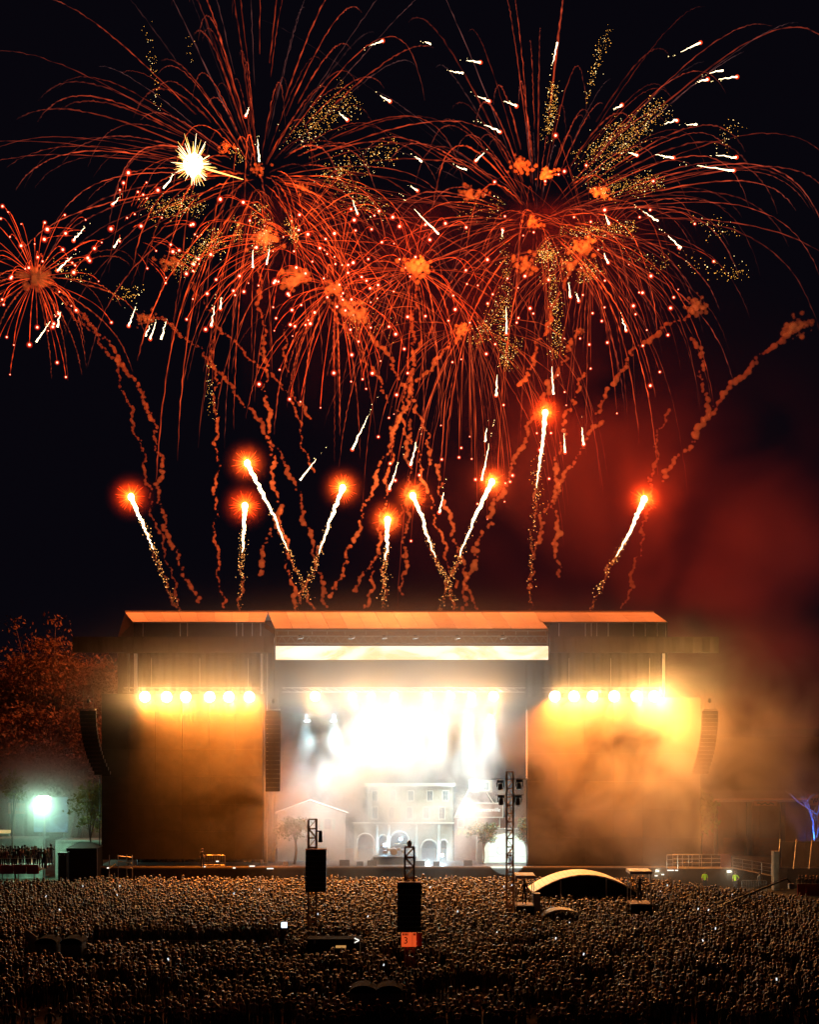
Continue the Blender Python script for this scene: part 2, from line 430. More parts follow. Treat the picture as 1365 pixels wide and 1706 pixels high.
# wing recess: dark cloth, posts, header beams
for xa, xb in ((222, 455), (917, 1113)):
    ibox('recess_wall', M_black, stage, X(xa, 139), X(xb, 139), 139, 139.2, Z(1100, 139), Z(1034, 139))
for px in (238, 300, 312, 394, 404, 420, 434, 932, 976, 986, 995, 1014, 1056, 1076, 1096, 1110):
    MB().tube([(X(px, 136.4), 136.4, Z(1060, 136.4)), (X(px, 136.4), 136.4, Z(1037, 136.4))], 0.055, 5).build('roof_post', M_alu, stage)
M_head = mat('header_cloth', (0.028, 0.018, 0.015), 0.85, 0, 0.3, 1.5, 0.2)
for xa, xb in ((120, 456), (917, 1198)):
    b = MB(); n = 40
    xs = [X(xa, 133) + (X(xb, 133) - X(xa, 133)) * i / n for i in range(n + 1)]
    top = [(x, 133 + 0.05 * math.sin(i * 1.7), Z(1061, 133)) for i, x in enumerate(xs)]
    bot = [(x, 133 + 0.09 * math.sin(i * 1.7 + .4), Z(1087, 133) + 0.05 * math.sin(i * .9)) for i, x in enumerate(xs)]
    bk = [(x, 134.2, Z(1061, 133)) for x in xs]; bb = [(x, 134.2, Z(1087, 133)) for x in xs]
    k = n + 1
    b.add(top + bot + bb + bk, [(i, k+i, k+i+1, i+1) for i in range(n)] + [(k+i, 2*k+i, 2*k+i+1, k+i+1) for i in range(n)] + [(2*k+i, 3*k+i, 3*k+i+1, 2*k+i+1) for i in range(n)] + [(3*k+i, i, i+1, 3*k+i+1) for i in range(n)] + [(0, 3*k, 2*k, k), (n, k+n, 2*k+n, 3*k+n)])
    b.build('header_beam', M_head, stage)
# drapes and columns
for xa, xb, ya, yb in ((226, 458, 1085, 1445), (876, 1110, 1085, 1445)):
    b = MB(); n = 90
    pts = [X(xa, 135) + (X(xb, 135) - X(xa, 135)) * i / n for i in range(n + 1)]
    v = [(x, 135 + 0.10 * math.sin(i * 1.15), Z(ya, 135)) for i, x in enumerate(pts)] + [(x, 135 + 0.12 * math.sin(i * 1.15 + .2), DK + .02) for i, x in enumerate(pts)]
    b.add(v, [(n+1+i, n+2+i, i+1, i) for i in range(n)]).build('black_drape', M_black, stage)
for px, w, m in ((222, 5, M_white), (210, 3, M_steel), (1110, 4, M_white), (443, 2, M_steel), (434, 4, M_white)):
    ibox('column', m, stage, X(px - w / 2), X(px + w / 2), SY + 0.9, SY + 1.2, DK, Z(1088))
for px in (250, 331, 412, 950, 1020, 1085):
    MB().tube([(X(px), SY + .6, Z(1096)), (X(px), SY + .6, Z(1157))], 0.035, 5).build('hanging_strap', M_steel, stage)
# truss in the fascia under the centre roof
for z in (Z(1051, 130.6), Z(1060, 130.6), Z(1072, 130.6)):
    MB().tube([(X(460, 130.6), 130.6, z), (X(912, 130.6), 130.6, z)], 0.05, 5).build('fascia_rail', M_alu, stage)
for i in range(30):
    x0 = X(462, 130.6) + i * 0.83
    MB().bar((x0, 130.65, Z(1072, 130.6)), (x0 + .415, 130.65, Z(1060, 130.6)), .022).build('fascia_brace', M_alu, stage)
    MB().bar((x0 + .415, 130.65, Z(1060, 130.6)), (x0 + .83, 130.65, Z(1072, 130.6)), .022).build('fascia_brace', M_alu, stage)
for px in (462, 480, 520, 545, 575, 610, 645, 680, 727, 770, 790, 812, 840, 860, 880, 910):
    MB().tube([(X(px, 130.5), 130.5, Z(1057, 130.5)), (X(px, 130.5), 130.5, Z(1049, 130.5))], 0.045, 5).build('fascia_hanger', M_alu, stage)
ibox('fascia_back', mat('fascia_cloth_lit_orange', (0.26, 0.12, 0.045), 0.8), stage, X(459, 131), X(913, 131), 131.3, 131.4, Z(1076, 131), Z(1047, 131))  # orange lamp glow is put into the cloth colour
for px in (459, 913):
    ibox('fascia_end_post', M_alu, stage, X(px, 130.3) - .06, X(px, 130.3) + .06, 130.2, 130.32, Z(1076, 130.3), Z(1047, 130.3))

# hanging moving lights in the fascia
for i, px in enumerate((500, 585, 640, 692, 762, 838)):
    o = tag(empty('moving_light', (X(px, 130.3), 130.3, Z(1058, 130.3))), 'small moving light hung in the truss above the bright strip screen, %s of six' % ('first', 'second', 'third', 'fourth', 'fifth', 'sixth')[i], 'stage light', 'moving lights under the roof edge')
    ibox('yoke', M_dark, o, -.16, .16, -.1, .1, -.12, 0)
    MB().tube([(-.25, 0, -.3), (.3, -.1, -.18)], [.12, .17], 8).build('lamp_head', M_alu, o)

# the strip screen over the opening
def screen_mat(name, c1, c2, s, scale):
    m = bpy.data.materials.new(name); m.use_nodes = True
    n, l = m.node_tree.nodes, m.node_tree.links
    n.remove(n['Principled BSDF'])
    tc = n.new('ShaderNodeTexCoord'); mp = n.new('ShaderNodeMapping'); mp.inputs['Scale'].default_value = scale
    l.new(tc.outputs['Object'], mp.inputs[0])
    t = n.new('ShaderNodeTexNoise'); t.inputs['Scale'].default_value = 1; t.inputs['Detail'].default_value = 5; t.inputs['Distortion'].default_value = 1.2
    l.new(mp.outputs[0], t.inputs['Vector'])
    r = n.new('ShaderNodeValToRGB'); r.color_ramp.elements[0].position = .42; r.color_ramp.elements[1].position = .56
    r.color_ramp.elements[0].color = (*c1, 1); r.color_ramp.elements[1].color = (*c2, 1)
    e = n.new('ShaderNodeEmission'); e.inputs[1].default_value = s
    l.new(t.outputs['Fac'], r.inputs[0]); l.new(r.outputs[0], e.inputs[0]); l.new(e.outputs[0], n['Material Output'].inputs['Surface'])
    return m
led = tag(empty('strip_screen', (0, 129.6, 0)), 'glowing white strip screen along the front edge of the stage roof', 'screen')
ibox('screen_housing', M_dark, led, X(458, 129.7), X(915, 129.7), .1, .3, Z(1100, 129.7), Z(1075.5, 129.7))
ibox('screen_face', screen_mat('strip_screen_picture', (1.0, .60, .32), (1.0, .88, .74), 1.6, (.16, 1, .5)), led, X(459, 129.6), X(914, 129.6), 0, .08, Z(1099.3, 129.6), Z(1076.3, 129.6))

# dark side screens
for (xa, xb, ya, yb), lab in (((170, 437, 1157, 1431), 'tall switched-off side screen below the row of six lamps beside the red-lit trees'),
                              ((880, 1167, 1163, 1441), 'tall switched-off side screen behind golden smoke beside the metal ramp railing')):
    s = tag(empty('side_screen', (0, 0, 0)), lab, 'screen', 'dark side screens of the stage')
    nx = 6
    for i in range(nx):
        for j in range(6):
            x0 = X(xa) + (X(xb) - X(xa)) * i / nx; x1 = X(xa) + (X(xb) - X(xa)) * (i + 1) / nx - .012
            z0 = Z(yb) + (Z(ya) - Z(yb)) * j / 6; z1 = Z(yb) + (Z(ya) - Z(yb)) * (j + 1) / 6 - .012
            ibox('screen_panel', M_scrim, s, x0, x1, SY + .002 * ((i * 5 + j * 3) % 3), SY + .25, z0, z1)
    ibox('screen_frame', M_dark, s, X(xa) - .12, X(xb) + .12, SY + .3, SY + .5, Z(yb) - .1, Z(ya) + .05)

# ------------------------------------------------------------------ lamps
WARM = (1.0, 0.235, 0.018)
SPILL = (1.0, 0.47, 0.125)
E_lens = emit('lamp_glare', (1.0, .9, .7), 14)
def blinder(px, py, Y, power, label, group, c=WARM, r=.50, spill=4000, to=None, out=0.0):
    p = P(px, py, Y)
    o = tag(empty('stage_lamp', p), label, 'stage light', group)
    MB().tube([(0, .1, 0), (0, .55, 0)], [r, r * .55], 14).build('housing', M_dark, o)
    MB().ball((0, .06, 0), (r * .96, .12, r * .96), 2).build('lens', E_lens, o, True)
    MB().tube([(-r * 1.1, .3, 0), (-r * 1.1, .3, r * 1.35), (r * 1.1, .3, r * 1.35), (r * 1.1, .3, 0)], .04, 5).build('yoke', M_dark, o)
    lamp('lamp_light', 'SPOT', p + Vector((0, -.35, 0)), power, c, o, .35, 108, 1.0, p + Vector((-p.x * .02 + out, -.56, -.9)))
    lamp('lamp_spill', 'SPOT', p + Vector((0, -.45, 0)), spill, SPILL, o, .35, 176, .5, to or (p.x, 60, 15))
ordn = ['first', 'second', 'third', 'fourth', 'fifth', 'sixth', 'seventh', 'eighth']
for i, px in enumerate((241, 277, 309, 349, 381, 415)):
    blinder(px, 1161, 131, 27000, 'glaring warm lamp above the dark side screen by the trees, %s from the trees' % ordn[i], 'six lamps over the side screen by the trees')
def p_right(px): return X(px, 131) + 22
for i, px in enumerate((925, 957, 988, 1024, 1061, 1091)):
    blinder(px, 1160, 131, 27000, 'glaring warm lamp above the smoky side screen, %s from the stage opening' % ordn[i], 'six lamps over the smoky side screen', spill=9500 if i > 3 else 4500, to=(p_right(px), 108, 14), out=(0, 0, .1, .3, .9, 1.6)[i])
for i, px in enumerate((525, 587, 619, 657, 713, 752, 786, 823)):
    blinder(px, 1160, 131.2, 9000, 'glaring lamp high in the stage opening, %s counted from the speaker array' % ordn[i], 'eight lamps across the stage opening', (1, .46, .10), .45 if i in (0, 7) else .34, spill=3600)
# truss bars that carry the rows
for xa, xb, Y in ((205, 440, 131.7), (470, 876, 133.7), (905, 1112, 131.7)):
    t = tag(empty('lighting_truss', (0, 0, 0)), 'horizontal aluminium truss carrying %s' % {205: 'the six lamps over the side screen by the trees', 470: 'the eight lamps in the stage opening', 905: 'the six lamps over the smoky side screen'}[xa], 'truss', 'lamp trusses')
    for dz in (1146, 1153):
        for dy in (0, .35):
            MB().tube([(X(xa, Y), Y + dy, Z(dz, Y)), (X(xb, Y), Y + dy, Z(dz, Y))], .035, 5).build('chord', M_alu, t)
    n = int((X(xb, Y) - X(xa, Y)) / .8)
    for i in range(n):
        x0 = X(xa, Y) + i * .8
        MB().bar((x0, Y, Z(1146, Y)), (x0 + .8, Y, Z(1153, Y)), .02).build('brace', M_alu, t)
# a row of cool beam lights deeper in the stage
COOL = (.58, .93, 1.0)
for i, px in enumerate((512, 556, 600, 645, 690, 735, 780, 818)):
    p = P(px, 1196, 133.6)
    o = tag(empty('beam_light', p), 'cool white beam light hung deep in the stage, %s from the speaker array' % ordn[i], 'stage light', 'cool beam lights deep in the stage')
    MB().tube([(0, 0, .3), (0, -.1, -.25)], [.2, .28], 10).build('lamp_head', M_dark, o)
    ibox('yoke', M_dark, o, -.3, .3, -.06, .06, .3, .4)
    MB().ball((0, -.12, -.3), (.27, .27, .06), 1).build('lens', emit('cool_lens', COOL, 14), o, True)
    if i == 6: lamp('narrow_beam', 'SPOT', p + Vector((0, -1.2, -.6)), 90000, (.9, 1, 1), o, .05, 2.6, .3, P(795, 1400, 133.0))
    lamp('lamp_light', 'SPOT', p + Vector((0, -.2, -.5)), 17000, COOL, o, .3, 62, .8, (p.x * .9, 134.6, 0))
    lamp('lamp_spill', 'POINT', p + Vector((0, -1.0, -.3)), 1000, COOL, o, .4)

# ------------------------------------------------------------------ speaker arrays
def line_array(name, px, ptop, pbot, Y, w, n, lean, label):
    top, bot = Z(ptop, Y), Z(pbot, Y)
    h = (top - bot) / n
    o = tag(empty(name, (X(px, Y), Y, top)), label, 'speaker array', 'hanging speaker arrays')
    ibox('rigging_frame', M_steel, o, -w * .45, w * .45, -.1, .5, .04, .16)
    for s in (-1, 1):
        MB().tube([(s * w * .3, .2, .16), (s * w * .3, .2, 2.0)], .03, 5).build('hoist_chain', M_steel, o)
    MB().ball((0, .2, .9), (.16, .16, .24), 1).build('chain_motor', M_dark, o)
    for i in range(n):
        f = (i / max(1, n - 1)) ** 2.2
        dx = lean * f; dy = .9 * f
        z1 = -i * h - .01; z0 = -(i + 1) * h + .01
        a = .08
        MB().add([(-w/2+dx, dy, z0), (w/2+dx, dy, z0), (w/2-a+dx, dy+.7, z0+.04), (-w/2+a+dx, dy+.7, z0+.04),
                  (-w/2+dx, dy, z1), (w/2+dx, dy, z1), (w/2-a+dx, dy+.7, z1-.04), (-w/2+a+dx, dy+.7, z1-.04)],
                 [(0,3,2,1),(4,5,6,7),(0,1,5,4),(1,2,6,5),(2,3,7,6),(3,0,4,7)]).build('speaker_cabinet', M_dark, o)
    return o
line_array('speaker_array', 146, 1184, 1292, 128.5, 1.45, 16, 1.1, 'black curved speaker array hanging in front of the red-lit trees')
line_array('speaker_array', 455, 1184, 1320, 130, 1.35, 18, -.12, 'tall speaker array hanging between the unlit side screen and stage opening')
line_array('speaker_array', 1184, 1184, 1290, 128.5, 1.45, 16, -.7, 'speaker array half lost in golden smoke past the ramp side of the stage')
cbl = MB(); ptsx = [P(166, 1292, 131.2), P(166, 1360, 131.2), P(165, 1440, 131.2)]
tag(cbl.tube(ptsx, .05, 5).build('speaker_cable', M_dark), 'thin dark cable hanging below the speaker array by the trees', 'cable')
for px, pa, pb, lab in ((878, 1182, 1300, 'pale chain hanging at the edge of the smoky side screen'),):
    c = tag(empty('hoist_chain', P(px, pa, 131)), lab, 'chain')
    z1 = Z(pb, 131) - Z(pa, 131); k = int(-z1 / .16)
    for i in range(k):
        a = .07
        z = -i * .16
        pts = [(a * math.cos(t) * (i % 2), a * math.cos(t) * ((i + 1) % 2), z - .1 + .11 * math.sin(t)) for t in [2 * math.pi * j / 6 for j in range(7)]]
        MB().tube(pts, .03, 4, False).build('chain_link', M_white, c)

# ------------------------------------------------------------------ scenery on the deck
FY = 136.5
M_clap = mat('cream_clapboard', (0.20, 0.18, 0.15), 0.8, 0, .08)
M_stucco = mat('sand_stucco', (0.17, 0.13, 0.085), 0.85, 0, .1)
M_brick = mat('painted_brick', (0.13, 0.05, 0.032), 0.85, 0, .15)
M_pane = mat('dark_glass', (0.03, 0.04, 0.05), 0.15)
M_trim = mat('white_trim', (0.32, 0.29, 0.24), .6, 0, .05)
def XF(px): return X(px, FY)
def ZF(py): return Z(py, FY)
def window(par, xa, xb, ya, yb, Y, shutters=False):
    """frame > panes, bars"""
    x0, x1, z1, z0 = X(xa, Y), X(xb, Y), Z(ya, Y), Z(yb, Y)
    w = MB(); t = .07
    w.box(x0 - t, x0, Y - .06, Y, z0 - t, z1 + t).box(x1, x1 + t, Y - .06, Y, z0 - t, z1 + t).box(x0, x1, Y - .06, Y, z1, z1 + t).box(x0, x1, Y - .06, Y, z0 - t, z0)
    wo = w.build('window', M_trim, par)
    for i in range(2):
        for j in range(2):
            ibox('pane', M_pane, wo, x0 + (x1 - x0) * i / 2 + .02, x0 + (x1 - x0) * (i + 1) / 2 - .02, Y - .03, Y - .015, z0 + (z1 - z0) * j / 2 + .02, z0 + (z1 - z0) * (j + 1) / 2 - .02)
    if shutters:
        for s, xx in ((-1, x0 - t - .3), (1, x1 + t)):
            ibox('shutter', mat('green_shutter', (.1, .2, .17)), wo, xx, xx + .3, Y - .04, Y - .005, z0, z1)
# white gabled house
h1 = tag(empty('gabled_house_flat', (0, 0, 0)), 'pale gabled house front among the stage scenery behind the potted tree', 'stage scenery', 'house fronts on the stage')
nb = 15
zt = ZF(1352); pk = ZF(1335)
for i in range(nb):
    z0, z1 = DK + (zt - DK) * i / nb, DK + (zt - DK) * (i + 1) / nb
    MB().prism([(XF(462), z0), (XF(575), z0), (XF(575), z1 + .02), (XF(462), z1 + .02)], FY - .03, FY + .1).add([], []).build('clapboard', M_clap, h1)
MB().prism([(XF(462), zt + .025), (XF(575), zt + .025), (XF(517), pk)], FY, FY + .1).build('gable', M_clap, h1)
for a, b in (((XF(458), zt - .15), (XF(517), pk + .1)), ((XF(517), pk + .1), (XF(580), zt - .15))):
    MB().bar((a[0], FY - .15, a[1]), (b[0], FY - .15, b[1]), .11).build('roof_edge', M_trim, h1)
window(h1, 482, 494, 1364, 1382, FY - .035, True); window(h1, 540, 552, 1364, 1382, FY - .035, True)
# arcade building
h2 = tag(empty('arcade_house_flat', (0, 0, 0)), 'sand coloured two-storey front with round arches at the middle of the stage', 'stage scenery', 'house fronts on the stage')
def arch_wall(xa, xb, arches, ztop, Y, m, name):
    """wall with round arched openings; arches: (x0, x1, crown z)"""
    n = 10; prev = xa
    for k, (a, b, zc) in enumerate(arches):
        ibox('pier', m, h2, prev, a, Y, Y + .3, DK, ztop)
        r = (b - a) / 2; zs = zc - r
        poly = [(a, ztop), (a, zs)] + [(a + r - r * math.cos(math.pi * t / n), zs + r * math.sin(math.pi * t / n)) for t in range(1, n)] + [(b, zs), (b, ztop)]
        MB().prism(poly, Y, Y + .3).build('arch', m, h2)
        tr = [(a + r - (r + .07) * math.cos(math.pi * t / n), Y - .05, zs + (r + .07) * math.sin(math.pi * t / n)) for t in range(n + 1)]
        MB().tube(tr, .09, 5).build('arch_moulding', M_trim, h2)
        prev = b
    ibox('pier', m, h2, prev, xb, Y, Y + .3, DK, ztop)
arch_wall(XF(590), XF(755), [(XF(596), XF(622), ZF(1390)), (XF(632), XF(644), ZF(1392)), (XF(651), XF(680), ZF(1386)), (XF(703), XF(728), ZF(1400)), (XF(735), XF(744), ZF(1400))], ZF(1372), FY, M_stucco, 'wall')
ibox('upper_wall', M_stucco, h2, XF(612), XF(755), FY + .05, FY + .35, ZF(1371.6), ZF(1310))
ibox('cornice', M_trim, h2, XF(608), XF(759), FY - .15, FY + .4, ZF(1309.6), ZF(1305))
ibox('string_course', M_trim, h2, XF(588), XF(757), FY - .1, FY - .003, ZF(1372.5), ZF(1370))
for xa in (620, 648, 678, 706, 732): window(h2, xa, xa + 9, 1345, 1364, FY + .048)
for xa in (620, 650, 680, 712, 738): window(h2, xa, xa + 9, 1318, 1334, FY + .048)
for px in (628, 648, 694, 731):
    MB().tube([(XF(px), FY - .35, DK), (XF(px), FY - .35, ZF(1374))], [.17, .13], 10).build('column', M_trim, h2)
# steep roofed shop house
h3 = tag(empty('shop_house_flat', (0, 0, 0)), 'brick shop front with steep gable and dormer windows below the light beam', 'stage scenery', 'house fronts on the stage')
ibox('wall', M_brick, h3, XF(757), XF(878), FY, FY + .3, DK, ZF(1362))
MB().prism([(XF(757), ZF(1362) + .02), (XF(832), ZF(1362) + .02), (XF(805), ZF(1312)), (XF(783), ZF(1312))], FY - .05, FY + .25).build('gable', mat('slate_flat', (.12, .07, .06)), h3)
for a, b in (((757, 1362), (783, 1312)), ((805, 1312), (832, 1352))):
    MB().bar((XF(a[0]), FY - .12, ZF(a[1])), (XF(b[0]), FY - .12, ZF(b[1])), .07).build('roof_edge', M_trim, h3)
ibox('dormer', M_stucco, h3, XF(781), XF(820), FY - .3, FY - .06, ZF(1320), ZF(1300))
MB().prism([(XF(781), ZF(1300) + .01), (XF(799), ZF(1300) + .01), (XF(790), ZF(1296.5))], FY - .32, FY - .06).build('dormer_gable', M_trim, h3)
window(h3, 786, 796, 1303, 1318, FY - .31); window(h3, 806, 815, 1303, 1316, FY - .31)
for xa in (764, 782): window(h3, xa, xa + 9, 1366, 1378, FY - .01)
ibox('door', mat('brown_door', (.12, .05, .03)), h3, XF(770), XF(786), FY - .06, FY - .01, DK, ZF(1402))
def lettering(par, text, x, Y, z, size, m, shear=0.0, name='lettering'):
    c = bpy.data.curves.new(name, 'FONT'); c.body = text; c.size = size; c.extrude = .02; c.shear = shear
    c.align_x = 'CENTER'; c.align_y = 'CENTER'; c.materials.append(m)
    tmp = bpy.data.objects.new(name, c)
    me = bpy.data.meshes.new_from_object(tmp)
    bpy.data.objects.remove(tmp); bpy.data.curves.remove(c)
    if not me.materials: me.materials.append(m)
    o = link(name, me, par)
    o.location = (x, Y, z); o.rotation_euler = (R(90), 0, 0)
    return o
sg = tag(empty('sign_board', (XF(813), FY - .8, ZF(1349))), 'framed brown town-name sign board above the foliage on the stage', 'sign')
ibox('board', M_wood, sg, -1.35, 1.35, -.05, .05, -.62, .62)
for b in ((-1.45, 1.45, -.1, .06, .62, .72), (-1.45, 1.45, -.1, .06, -.72, -.62), (-1.45, -1.35, -.1, .06, -.62, .62), (1.35, 1.45, -.1, .06, -.62, .62)): ibox('frame', M_trim, sg, *b)
lettering(sg, 'Fayetteville', 0, -.08, .05, .50, M_white, .2)
for s in (-1, 1): MB().tube([(s * 1.1, 0, -.72), (s * 1.1, 0, DK - ZF(1349))], .06, 6).build('post', M_trim, sg)
pw = tag(empty('pawn_sign', (XF(779), FY - .35, ZF(1387))), 'yellow block-letter shop sign left of the stage foliage', 'sign')
ibox('backing', mat('pawn_backing', (.2, .12, .06)), pw, -1.15, 1.15, .1, .16, -.32, .32)
for i, ch in enumerate('PAWN'): lettering(pw, ch, -.78 + .52 * i, .06, 0, .62, mat('yellow_letters', (.85, .5, .05)), name='letter')
# white garage wall that the spotlight falls on
gw = tag(empty('white_wall_flat', (0, 0, 0)), 'white garage front caught in a round pool of cold light', 'stage scenery')
ibox('wall', mat('grey_white_wall', (.30, .29, .26), .7), gw, X(796, 134.6), X(893, 134.6), 134.6, 134.8, DK, Z(1380, 134.6))
for i in range(4):
    z0 = DK + .05 + i * .55
    ibox('door_panel', mat('garage_panel', (.34, .34, .32), .5, 0, .05), gw, X(815, 134.6), X(876, 134.6), 134.52, 134.6, z0, z0 + .52)
ibox('pilaster', M_trim, gw, X(804, 134.6), X(811, 134.6), 134.45, 134.59, DK, Z(1388, 134.6))
em = MB()
for i in range(11):
    a = 2 * math.pi * i / 14 + .6
    em.add([], [])
pts = [(X(833 + 4.5 * math.cos(t) - (2 if t > 4 else 0), 134.4), 134.47, Z(1417 + 5.5 * math.sin(t), 134.4)) for t in [k * .45 for k in range(12)]]
em.tube(pts, .06, 5).build('painted_mark', mat('grey_mark', (.25, .27, .28)), gw)
lp = P(862, 1316, 106)
leaf_tree('stage_tree', (X(492, 133.6), 133.6, DK), 4.6, (1.7, 1.0, 1.35), 1500, M_leaf, 'small bushy tree standing at the speaker-array end of the stage', 'tree', 'small trees on the stage', .13, .13, 5)
leaf_tree('stage_tree', (X(806, 133.9), 133.9, DK), 4.0, (1.6, .8, 1.0), 1300, M_leaf, 'small leafy tree beside the sign board on the stage', 'tree', 'small trees on the stage', .07, .13, 6)
leaf_tree('stage_tree', (X(878, 134.1), 134.1, DK), 4.6, (1.0, .6, 1.5), 1000, M_leaf, 'slim leafy tree at the far edge of the white spotlit wall', 'tree', 'small trees on the stage', .07, .13, 7)
# drum riser and stage boxes
rs = tag(empty('drum_riser', (X(658, 134), 134, DK)), 'raised drum platform with kit in front of the arches', 'riser')
ibox('platform', M_dark, rs, -2.0, 2.0, -.9, .9, 0, .75)
ibox('platform_edge', M_alu, rs, -2.05, 2.05, -.95, -.9, .7, .8)
for dx, dz, r in ((-.1, 1.2, .34),): MB().tube([(dx, -.75, dz), (dx, -.3, dz)], r, 16).build('bass_drum', M_trim, rs)
for dx, dz in ((-.55, 1.35), (.4, 1.4), (.8, 1.2), (-.9, 1.15)): MB().tube([(dx, -.4, dz - .12), (dx, -.4, dz + .12)], .2, 12).build('drum', M_trim, rs)
for dx, dz in ((-1.1, 1.75), (1.05, 1.8), (.2, 1.9)):
    MB().tube([(dx, -.3, dz), (dx, -.3, dz + .02)], .26, 12).build('cymbal', mat('brass', (.6, .42, .12), .3, .9), rs)
    MB().tube([(dx, -.3, .75), (dx, -.3, dz)], .015, 5).build('cymbal_stand', M_alu, rs)
MB().add([(-2.6, -.9, 0), (-2.0, -.9, 0), (-2.0, .9, 0), (-2.6, .9, 0), (-2.0, -.9, .75), (-2.0, .9, .75)], [(0,1,4),(3,5,2),(0,4,5,3),(0,3,2,1),(1,2,5,4)]).build('ramp', M_alu, rs)
for i, (px, w, hh) in enumerate(((476, .5, .4), (574, .95, .55), (600, .6, .4), (620, .9, .5), (700, .9, .45), (727, .6, .4), (780, .8, .5))):
    o = tag(empty('floor_monitor', (X(px, 132.4), 132.4, DK)), 'black wedge floor monitor at the stage lip, %s along from the potted tree' % ordn[i], 'monitor', 'floor monitors along the stage lip')
    MB().add([(-w/2, -.3, 0), (w/2, -.3, 0), (w/2, .25, 0), (-w/2, .25, 0), (-w/2, -.1, hh), (w/2, -.1, hh), (w/2, .2, hh * .75), (-w/2, .2, hh * .75)], [(0,3,2,1),(4,5,6,7),(0,1,5,4),(1,2,6,5),(2,3,7,6),(3,0,4,7)]).build('cabinet', M_dark, o)
    ibox('grille', M_steel, o, -w * .42, w * .42, -.02, .1, hh * .85 + .02, hh * .85 + .05)
for i, (px, py) in enumerate(((713, 1438), (641, 1408), (668, 1398), (737, 1425))):
    Y = 135.6 if i else 133.2
    p = P(px, py, Y)
    o = tag(empty('floor_lamp', p), 'small blue-white lamp glaring %s' % ('on the deck before the arch', 'inside the narrow arch', 'inside the wide arch', 'beside the columns')[i], 'stage light', 'small lamps among the arches')
    MB().tube([(0, .1, -.15), (0, -.05, -.02)], [.14, .2], 10).build('housing', M_dark, o)
    MB().ball((0, -.08, 0), (.18, .05, .18), 1).build('lens', emit('blue_lens', (.6, .85, 1), 12), o, True)
    lamp('lamp_light', 'POINT', p + Vector((0, -.3, .1)), 260, (.5, .8, 1), o, .15)

# ------------------------------------------------------------------ smoke over and around the stage
def smoke_mat(name, blobs, base, nscale, lo, hi, colr=(1, 1, 1), step=1.0, aniso=0.0, ndetail=3.0):
    m = bpy.data.materials.new(name); m.use_nodes = True
    n, l = m.node_tree.nodes, m.node_tree.links
    n.remove(n['Principled BSDF'])
    tc = n.new('ShaderNodeTexCoord')
    t = n.new('ShaderNodeTexNoise'); t.inputs['Scale'].default_value = nscale; t.inputs['Detail'].default_value = ndetail; t.inputs['Roughness'].default_value = .55; t.inputs['Distortion'].default_value = .6
    l.new(tc.outputs['Object'], t.inputs['Vector'])
    mr = n.new('ShaderNodeMapRange'); mr.inputs['From Min'].default_value = lo; mr.inputs['From Max'].default_value = hi
    l.new(t.outputs['Fac'], mr.inputs['Value'])
    def math_(op, a, b=None):
        q = n.new('ShaderNodeMath'); q.operation = op
        for k, v in ((0, a), (1, b)):
            if v is None: continue
            if isinstance(v, (int, float)): q.inputs[k].default_value = v
            else: l.new(v, q.inputs[k])
        return q.outputs[0]
    tot_n, tot_s = None, None
    for c, r, amp, smooth in blobs:
        s = n.new('ShaderNodeVectorMath'); s.operation = 'SUBTRACT'; l.new(tc.outputs['Object'], s.inputs[0]); s.inputs[1].default_value = c
        k = n.new('ShaderNodeVectorMath'); k.operation = 'DIVIDE'; l.new(s.outputs[0], k.inputs[0]); k.inputs[1].default_value = r
        d = n.new('ShaderNodeVectorMath'); d.operation = 'DOT_PRODUCT'; l.new(k.outputs[0], d.inputs[0]); l.new(k.outputs[0], d.inputs[1])
        e = math_('MULTIPLY', math_('EXPONENT', math_('MULTIPLY', d.outputs['Value'], -1.0)), amp)
        if smooth: tot_s = e if tot_s is None else math_('ADD', tot_s, e)
        else: tot_n = e if tot_n is None else math_('ADD', tot_n, e)
    dens = math_('MULTIPLY', tot_n, mr.outputs[0]) if tot_n is not None else None
    if tot_s is not None: dens = tot_s if dens is None else math_('ADD', dens, tot_s)
    if base: dens = math_('ADD', dens, base)
    vsn = n.new('ShaderNodeVolumeScatter'); vsn.inputs['Color'].default_value = (*colr, 1); vsn.inputs['Anisotropy'].default_value = aniso
    l.new(dens, vsn.inputs['Density'])
    l.new(vsn.outputs[0], n['Material Output'].inputs['Volume'])
    m.cycles.volume_step_rate = step
    MATS[name] = m
    return m
def V3(px, py, Y): return tuple(P(px, py, Y))
blobs = [  # tight dense cores round the lamp rows added to make their bloom
    (V3(330, 1160, 130.1), (6.6, .9, .95), .55, True),
    (V3(1008, 1160, 130.1), (6.2, .9, .95), .55, True),
    (V3(675, 1160, 130.3), (10.5, .9, .9), .40, True),
    (V3(330, 1140, 129.4), (8.0, 2.0, 2.6), .16, True),
    (V3(325, 1190, 130.0), (10.0, 3.5, 6.0), .007, False),
    (V3(655, 1235, 133.8), (9.0, 3.0, 6.5), .15, False),
    (V3(640, 1345, 133.5), (9.5, 2.2, 5.2), .75, False),
    (V3(688, 1066, 129.0), (13.0, 2.2, 2.6), .10, True),
    (V3(680, 1128, 129.6), (12.5, 2.2, 3.6), .15, True),
    (V3(1010, 1168, 129.4), (7.5, 2.0, 2.2), .10, True),
    (V3(1060, 1225, 129.5), (9.0, 4.0, 6.5), .055, False),
    (V3(1222, 1290, 127.5), (8.0, 4.5, 6.5), .24, False),
    (V3(1000, 1340, 129.5), (12.0, 4.0, 5.5), .02, False),
    (V3(72, 1335, 134.8), (3.4, 2.2, 3.0), .75, True),  # thick core added to shape the floodlight's bloom
]
